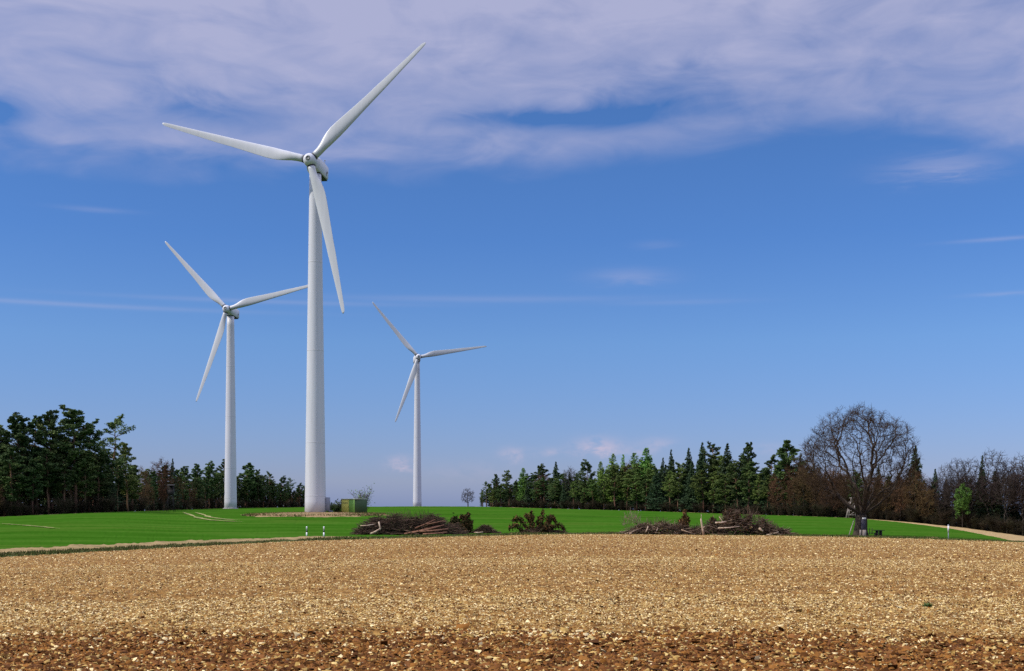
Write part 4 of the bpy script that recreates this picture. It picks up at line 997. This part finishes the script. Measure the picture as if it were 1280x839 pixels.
# picnic table and bench
X, Y, Z = P(1098.5, D_OAK-1)
t = thing('picnic_table', 'dark wooden table right of the oak trunk', 'table', (X, Y, Z), 0.15)
a = MB()
for i in range(4): a.box((0, -0.33+0.22*i, 0.78), (1.25, 0.2, 0.07), 0, 0.01)
a.build('table_top', M_WOODDARK, t)
for sx_ in (-0.2, 0.2):
    a = MB(); a.box((sx_*1.2, 0, 0.37), (0.16, 0.6, 0.78), 0, 0.015); a.build('leg', M_WOODDARK, t)
X, Y, Z = P(1089.0, D_OAK-1)
t = thing('bench', 'dark wooden bench with upright back slats between the oak and the table', 'bench', (X, Y, Z), -0.2)
a = MB(); a.box((0, 0, 0.42), (1.2, 0.38, 0.07), 0, 0.01); a.build('seat', M_WOODDARK, t)
a = MB(); 
for sx_ in (-0.48, -0.18, 0.12): a.box((sx_, 0.2, 0.66), (0.09, 0.05, 0.75), 0, 0.01)
a.build('backrest', M_WOODDARK, t)
for sx_ in (-0.45, 0.45):
    a = MB(); a.box((sx_, 0, 0.19), (0.14, 0.34, 0.40), 0, 0.01); a.build('leg', M_WOODDARK, t)

def high_seat(x, D, h, label, dark):
    X, Y, Z = P(x, D); wood = M_WOODDARK if dark else M_WOODPALE
    t = thing('hunting_stand', label, 'hunting stand', (X, Y, Z), 0.1)
    w0, w1 = 1.25, 0.45; zp = h*(0.62 if dark else 0.80)
    for sx_, sy_ in ((-1, -1), (1, -1), (-1, 1), (1, 1)):
        a = MB(); lean = -0.6 if (sx_ < 0 and not dark) else 0
        a.tube([(sx_*w0*(0.95 if dark else 0.75)+lean, sy_*w0, -0.2), (sx_*w1*1.3, sy_*w1*1.3, zp)], 0.09, 7); a.build('leg', wood, t)
    a = MB()
    for q in (0.2, 0.45, 0.7):
        ww = w0*(1-q)+w1*q; 
        for sy_ in (-1, 1): a.tube([(-ww*1.05, sy_*ww, q*zp), (ww, sy_*ww, q*zp)], 0.075, 6)
        a.tube([(-ww, -ww, q*zp), (ww, -ww, min(zp, q*zp+1.3))], 0.06, 6)
    a.build('brace', wood, t)
    a = MB(); lx = -w0-0.9
    for sy_ in (-0.28, 0.28): a.tube([(lx, -w0*0.5+sy_, 0), (-w1, -w1+sy_, zp)], 0.07, 6)
    for i in range(11):
        q = (i+0.5)/11; a.tube([(lx+(-w1-lx)*q, -w0*0.5-0.3+(w0*0.5-w1)*q, zp*q), (lx+(-w1-lx)*q, -w0*0.5+0.3+(w0*0.5-w1)*q, zp*q)], 0.05, 5)
    a.build('ladder', wood, t)
    a = MB(); a.box((0, 0, zp+0.06), (w1*3.1, w1*3.1, 0.12), 0, 0.02); a.build('platform', wood, t)
    a = MB(); bh = h-zp-0.25; bw = 1.9 if dark else 0.7
    if not dark:
        for q in (0.35, 0.7):
            for sy_ in (-1, 1): a.tube([(-bw/2, sy_*bw/2, zp+q), (bw/2, sy_*bw/2, zp+q)], 0.05, 6)
            a.tube([(bw/2, -bw/2, zp+q), (bw/2, bw/2, zp+q)], 0.05, 6)
    for sy_, hh in (((-1, bh*0.5), (1, bh)) if dark else ()): a.box((0, sy_*bw/2, zp+0.12+hh/2), (bw, 0.05, hh), 0, 0.01)
    for sx_ in ((-1, 1) if dark else ()): a.box((sx_*bw/2, 0, zp+0.12+bh*0.3), (0.05, bw-0.06, bh*0.6), 0, 0.01)
    for sx_ in (-1, 1): a.tube([(sx_*bw/2, -bw/2, zp), (sx_*bw/2, -bw/2, h-0.2)], 0.06, 6)
    a.build('cabin', wood, t)
    a = MB(); a.box((0, 0, h-0.1), (bw+0.4, bw+0.5, 0.1), 0, 0.02, None, 0.12); a.build('roof', wood, t)
high_seat(1064.5, dw(1064)-5, 6.7, 'pale timber hunting stand with a ladder, seen just left of the oak trunk', False)
high_seat(213.5, 398, 8.6, 'dark boxed hunting stand in front of the brown trees of the left wood', True)

# ------------------------------------------------------------------ brush piles
BR = [(0.125, 0.078, 0.052), (0.085, 0.056, 0.040), (0.18, 0.115, 0.078), (0.055, 0.046, 0.026)]
DEADG = [(0.060, 0.068, 0.020), (0.080, 0.060, 0.024), (0.036, 0.046, 0.015)]
RUST = [(0.20, 0.095, 0.038), (0.13, 0.075, 0.028), (0.075, 0.066, 0.022)]
PALE = [(0.30, 0.22, 0.15), (0.22, 0.15, 0.10), (0.40, 0.31, 0.22)]
def colarr(cols, n, g, k):
    c = np.array(cols)[g.integers(0, len(cols), n)]*g.uniform(0.6, 1.35, (n, 1)); return np.repeat(np.concatenate([c, np.ones((n, 1))], 1), k, 0)
def brush(root, name, prof, depth, seed, n_br, cols, lean=0.25, ln=(1.0, 3.0), rad=(0.015, 0.05), needles=0, ncols=DEADG, spray=0, x0=None, align=0.0, nsz=0.16):
    """prof: list of (x, height) in metres; branches fill the heap below that outline"""
    g = np.random.default_rng(seed); prof = np.array(prof, float)
    def inside(n, top=0.95):
        x = g.uniform(prof[0, 0], prof[-1, 0], n); h = np.interp(x, prof[:, 0], prof[:, 1])*(0.42+0.9*vnoise(x/0.9+seed, x*0, seed))
        y = g.normal(0, 0.33, n)*depth; fall = np.exp(-(y/depth)**2*1.2)
        z = h*fall*g.random(n)**0.7*top
        return np.stack([x, y, z], 1), h
    p, h = inside(n_br)
    a = np.where(g.random(n_br) < align, g.normal(0.15, 0.25, n_br)+np.pi*(g.random(n_br) < 0.5), g.uniform(0, 2*np.pi, n_br))
    d = np.stack([np.cos(a), np.sin(a), g.normal(0.12, lean, n_br)], 1); d /= np.linalg.norm(d, axis=1)[:, None]
    L = g.uniform(*ln, (n_br, 1)); A_ = p-d*L/2; B_ = p+d*L/2; A_[:, 2] = np.maximum(A_[:, 2], 0.02); B_[:, 2] = np.clip(B_[:, 2], 0.02, h*1.35+0.15)
    r = g.uniform(*rad, n_br)**1.0
    v, f = quick_tubes(A_, B_, r, r*0.5, 4); c = colarr(cols, n_br, g, 8)
    vs, fs, cs = [v], [f], [c]; off = len(v)
    if spray:
        p, h = inside(spray, 1.0); hx = np.interp(p[:, 0], prof[:, 0], prof[:, 1]); p[:, 2] = hx*g.uniform(0.5, 0.95, spray)
        d = g.normal(0, 0.45, (spray, 3)); d[:, 2] = 1; d /= np.linalg.norm(d, axis=1)[:, None]
        B_ = p+d*g.uniform(0.3, 0.55, (spray, 1))*np.maximum(hx, 0.8)[:, None]
        v, f = quick_tubes(p, B_, np.full(spray, 0.022), np.full(spray, 0.010), 3); vs.append(v); fs.append(f+off); cs.append(colarr(cols, spray, g, 6)); off += len(v)
    V = np.concatenate(vs)
    o = link(name, set_mesh(name, V, [np.concatenate(fs)], M_BRUSH, False, np.concatenate(cs)), root)
    if needles:
        p, h = inside(needles, 1.0)
        v, f = leafcloud(p, np.full((needles, 3), 0.12), needles, nsz, g); v[:, 2] = np.maximum(v[:, 2], 0.0)
        link('needles', set_mesh('needles', v, [f], M_BRUSH, False, colarr(ncols, needles, g, 4)), root)
    return o
def drooper(root, stems, seed, cols, dens=260, sz=0.15, w=0.42):
    """cut conifer tops: arching stems with hanging needle boughs; stems = [(base xyz, tip xyz, arch)]"""
    g = np.random.default_rng(seed); mb = MB(); V = []; Cc = []
    for b, e, arch in stems:
        b = np.array(b, float); e = np.array(e, float); t = np.linspace(0, 1, 9)[:, None]
        pt = b+(e-b)*t+np.array([0, 0, 1.0])*arch*4*t*(1-t)
        mb.tube(pt, np.linspace(0.06, 0.015, 9), 5, True, BR[1])
        L = np.linalg.norm(e-b)+abs(arch); n = int(dens*L)
        q = g.random((n, 1)); i = q*8; i0 = np.minimum(i.astype(int), 7)[:, 0]; fr_ = i-i0[:, None]
        c = pt[i0]*(1-fr_)+pt[i0+1]*fr_
        wd = w*(0.35+0.9*np.sin(np.pi*np.clip(q*0.85+0.1, 0, 1)))
        p = c+g.normal(0, 0.5, (n, 3))*wd; p[:, 2] -= np.abs(g.normal(0, 0.45, n))*wd[:, 0]; p[:, 2] = np.maximum(p[:, 2], 0.03)
        v, _ = leafcloud(p, np.full((n, 3), 0.03), n, sz, g, 1.6)
        V.append(v); Cc.append(colarr(cols, n, g, 4))
    V = np.concatenate(V)
    mb.build('stems', M_BRUSH, root)
    link('needles', set_mesh('needles', V, [np.arange(len(V)).reshape(-1, 4)], M_BRUSH, False, np.concatenate(Cc)), root)
def logs(root, L, mat, name='log'):
    for a_, b_, r0, r1 in L:
        mb = MB(); a_ = np.array(a_, float); b_ = np.array(b_, float); md = (a_+b_)/2+np.array([0, 0, -0.05])
        mb.tube([a_, md, b_], [r0, (r0+r1)/2, r1], 8); mb.build(name, mat, root)
def off(D): return D/F
D_L = 160.0; k1 = D_L/F
def pile_root(name, label, x, D, cat, y=None):
    X, Y, Z = P(x, D); return thing(name, label, cat, (X, Y, Z-0.03))
# left heap: columns 450..572
t = pile_root('brush_pile', 'long brown brushwood heap with pale logs below the green hut', 512, D_L, 'brush pile')
X_ = lambda x, c=512, k=k1: (x-c)*k
H_ = lambda y, yb=668.0, k=k1: (yb-y)*k
brush(t, 'branches', [(X_(450), 0.3), (X_(460), H_(656)), (X_(472), H_(648)), (X_(490), H_(645)), (X_(515), H_(643.5)), (X_(540), H_(645)), (X_(555), H_(651)), (X_(568), H_(660)), (X_(575), 0.3)], 1.7, 101, 3400, BR, 0.22, (0.8, 3.2), (0.014, 0.04), 1500, DEADG, 260, align=0.5)
brush(t, 'thin_sprays', [(X_(490), H_(646)), (X_(535), H_(645)), (X_(552), H_(650))], 0.9, 102, 60, BR, 0.5, (1, 2.2), (0.014, 0.03), spray=130)
logs(t, [((X_(452), -1.3, H_(657)), (X_(470), -1.2, H_(655)), 0.07, 0.05), ((X_(475), -1.5, H_(652)), (X_(477.5), -1.7, H_(661)), 0.09, 0.12), ((X_(477.5), -1.75, H_(660.5)), (X_(465), -1.9, H_(667)), 0.12, 0.14)], M_LOG)
logs(t, [((X_(507), -1.8, H_(667)), (X_(548), -1.2, H_(657)), 0.12, 0.08), ((X_(515), -1.9, H_(666)), (X_(556), -1.4, H_(656)), 0.13, 0.09), ((X_(520), -1.5, H_(660)), (X_(545), -1.2, H_(649)), 0.10, 0.06),
         ((X_(526), -1.8, H_(664)), (X_(561), -1.5, H_(661)), 0.14, 0.1), ((X_(535), -1.6, H_(655)), (X_(557), -1.1, H_(650)), 0.08, 0.05), ((X_(530), -2.0, H_(667.2)), (X_(560), -1.7, H_(665)), 0.12, 0.1)], M_LOGRED)
D_M = 164.0; k2 = D_M/F
t = pile_root('cut_conifer', 'low drooping cut conifer boughs at the right end of the long brush heap', 566, D_M, 'cut conifer')
X_ = lambda x: (x-566)*k2
H_ = lambda y: (667.5-y)*k2
drooper(t, [((X_(556), 0, 0.1), (X_(552), -0.3, H_(655)), 0.3), ((X_(560), 0, 0.1), (X_(574), 0.2, H_(655)), 1.1), ((X_(562), 0.3, 0.1), (X_(568), 0, H_(647)), 0.1), ((X_(566), 0, 0.1), (X_(578), -0.2, H_(662)), 0.9)], 111, DEADG, 300)
t = pile_root('cut_conifer', 'upright brown-green cut conifer top standing right of the long brush heap', 583.5, D_M, 'cut conifer')
X_ = lambda x: (x-583.5)*k2
drooper(t, [((0, 0, 0), (X_(585), 0.1, H_(642)), 0.0), ((X_(581), 0.2, 0), (X_(582), -0.1, H_(645)), 0.0), ((0, -0.3, 0), (X_(577), 0, H_(645)), 0.25), ((X_(585), 0, 0), (X_(588.5), 0, H_(652)), 0.1), ((X_(584), 0, 0.2), (X_(580), 0, H_(652)), 0.2)], 112, RUST+DEADG, 330, 0.15, 0.36)
t = pile_root('brush_pile', 'small dark brush heap with a pale plank, between the two cut conifers', 604, D_M, 'brush pile')
X_ = lambda x: (x-604)*k2
brush(t, 'branches', [(X_(591), 0.15), (X_(600), H_(659)), (X_(605), H_(656.5)), (X_(611), H_(659)), (X_(615), H_(663)), (X_(622), 0.1)], 0.8, 113, 700, BR, 0.2, (0.5, 1.6), (0.012, 0.035), 700, DEADG)
logs(t, [((X_(593), -0.9, 0.12), (X_(604), -0.9, 0.18), 0.09, 0.08)], M_LOG, 'plank')
t = pile_root('cut_conifer', 'big heap of drooping rusty-green cut conifer boughs in the middle of the verge', 671, D_M, 'cut conifer')
X_ = lambda x: (x-671)*k2
H_ = lambda y: (666.5-y)*k2
drooper(t, [((X_(668), 0, 0.1), (X_(664), 0, H_(638)), 0.1), ((X_(675), 0, 0.1), (X_(679), 0, H_(637)), 0.1), ((X_(672), 0.3, 0.1), (X_(674), 0, H_(645)), 0.0), ((X_(660), 0.2, 0.2), (X_(641), 0, H_(650)), 0.9), ((X_(655), 0, 0.1), (X_(636), -0.3, H_(661)), 0.8),
            ((X_(680), 0, 0.3), (X_(695), 0, H_(652)), 1.3), ((X_(685), 0, 0.1), (X_(706), -0.2, H_(662)), 0.9), ((X_(676), -0.4, 0.1), (X_(690), -0.5, H_(658)), 0.5), ((X_(664), 0, 0.3), (X_(657), 0, H_(645)), 0.9), ((X_(683), 0.3, 0), (X_(688), 0, H_(649)), 0.6)], 121, RUST+DEADG+RUST[:2], 180, 0.14, 0.31)
brush(t, 'branches', [(X_(650), 0.2), (X_(660), 0.6), (X_(668), 1.2), (X_(680), 1.2), (X_(692), 0.5), (X_(708), 0.1)], 0.9, 122, 300, BR, 0.3, (0.6, 2.0), (0.012, 0.035), 250, RUST+DEADG)
# right heap: columns 780..985
D_R = 160.5; k3 = D_R/F
t = pile_root('brush_pile', 'greyish bleached brushwood at the left part of the right-hand heap', 815, D_R, 'brush pile')
X_ = lambda x: (x-815)*k3
H_ = lambda y: (669.0-y)*k3
brush(t, 'branches', [(X_(776), 0.1), (X_(795), H_(660)), (X_(808), H_(653)), (X_(826), H_(650)), (X_(838), H_(654)), (X_(856), H_(655)), (X_(868), 0.8)], 1.2, 131, 1500, BR+PALE[:2]+PALE[:2], 0.35, (0.6, 2.0), (0.014, 0.04), 700, RUST, 190)
brush(t, 'pale_twigs', [(X_(779), H_(648)), (X_(790), H_(642)), (X_(800), H_(650))], 0.5, 132, 40, PALE, 0.6, (0.8, 1.6), (0.014, 0.03), spray=70)
logs(t, [((X_(780), -0.8, 0.1), (X_(798), -0.8, 0.75), 0.06, 0.04), ((X_(806), -1.1, 0.3), (X_(809), -1.1, 1.1), 0.08, 0.06), ((X_(786), -1, 0.12), (X_(789), -1.0, 0.3), 0.14, 0.12), ((X_(818), -1.2, 0.25), (X_(821), -1.2, 0.9), 0.07, 0.05), ((X_(850), -1.2, 0.65), (X_(868), -1.2, 0.1), 0.07, 0.05)], M_LOG)
t = pile_root('cut_conifer', 'rusty upright conifer bough sticking out of the right-hand heap left of the birch stump', 855, D_R, 'cut conifer')
X_ = lambda x: (x-855)*k3
drooper(t, [((0, 0, 0.3), (X_(856), 0, H_(638)), 0), ((0, 0, 0.3), (X_(850), 0, H_(650)), 0.2), ((X_(857), 0, 0.3), (X_(860), 0, H_(648)), 0.2)], 133, RUST, 260, 0.14, 0.34)
t = pile_root('brush_pile', 'dense dark brushwood with ragged brown tops at the right part of the right-hand heap', 926, D_R, 'brush pile')
X_ = lambda x: (x-926)*k3
brush(t, 'branches', [(X_(860), 0.6), (X_(872), H_(657)), (X_(884), H_(656)), (X_(895), H_(651)), (X_(908), H_(645)), (X_(918), H_(641)), (X_(930), H_(642)), (X_(945), H_(644)), (X_(955), H_(650)), (X_(968), H_(656)), (X_(980), H_(662)), (X_(988), 0.1)], 1.5, 141, 2300, BR+PALE[:2], 0.32, (0.7, 2.6), (0.014, 0.04), 1700, RUST+DEADG+RUST, 480)
logs(t, [((X_(892), -1.3, H_(653.5)), (X_(906), -1.3, H_(652)), 0.12, 0.10), ((X_(897), -1.3, H_(646)), (X_(904), -1.2, H_(655)), 0.05, 0.04), ((X_(895), -1.5, H_(660)), (X_(922), -1.4, H_(658)), 0.09, 0.06), ((X_(946), -1.5, H_(660)), (X_(951), -1.5, H_(664)), 0.14, 0.14), ((X_(955), -1.6, 0.05), (X_(970), -1.6, 0.45), 0.07, 0.05)], M_LOG)
t = pile_root('cut_conifer', 'brown cut conifer with bent boughs on top of the right-hand heap', 915, D_R, 'cut conifer')
X_ = lambda x: (x-915)*k3
drooper(t, [((0, 0, 0.8), (X_(913), 0, H_(636)), 0.1), ((X_(918), 0, 0.8), (X_(922), 0, H_(641)), 0.3), ((X_(916), 0, 0.8), (X_(905), 0, H_(641)), 0.4), ((X_(930), 0.2, 0.6), (X_(938), 0, H_(645)), 0.4), ((X_(888), 0, 0.5), (X_(891), 0, H_(647)), 0.1)], 142, RUST+BR, 240, 0.14, 0.38)
t = pile_root('birch_stump', 'pale broken birch stump standing upright in front of the right-hand heap', 878, D_R-2.2, 'stump')
X_ = lambda x: (x-878)*k3
a = MB(); a.tube([(0.15, 0, -0.1), (0.05, 0, 0.7), (-0.1, 0, 1.5), (-0.17, 0, 1.95), (-0.20, 0, 2.15)], [0.15, 0.13, 0.12, 0.12, 0.05], 10); tr_ = a.build('trunk', M_LOG, t, True)
a = MB(); a.tube([(0.05, -0.05, 0.9), (0.28, -0.1, 1.15)], [0.06, 0.045], 7); a.tube([(-0.1, 0, 1.6), (-0.16, 0, 2.75)], [0.05, 0.02], 6); a.build('branch_stub', M_LOG, t)

# weed in the soil
X, Y, Z = P(1160.5, 26.6)
t = thing('weed_clump', 'dark green leafy weed clump alone in the pale soil at the lower right', 'weed', (X, Y, Z))
g = np.random.default_rng(91); mb = MB()
for i in range(46):
    a_ = g.uniform(0, 6.28); L = g.uniform(0.06, 0.15); d = np.array([math.cos(a_), math.sin(a_), g.uniform(0.15, 0.9)])*L; b0 = g.normal(0, 0.03, 3); b0[2] = 0.03
    sd_ = np.array([-math.sin(a_), math.cos(a_), 0])*0.022
    mb.add([b0, b0+d*0.5+sd_, b0+d, b0+d*0.5-sd_], [[0, 1, 2, 3]])
mb.build('leaves', M_PINE_Y, t)
mb = MB()
for i in range(6):
    a_ = i*1.05; mb.tube([(0, 0, -0.02), (0.05*math.cos(a_), 0.05*math.sin(a_), 0.08)], [0.008, 0.004], 5)
mb.build('stems', M_PINE, t)
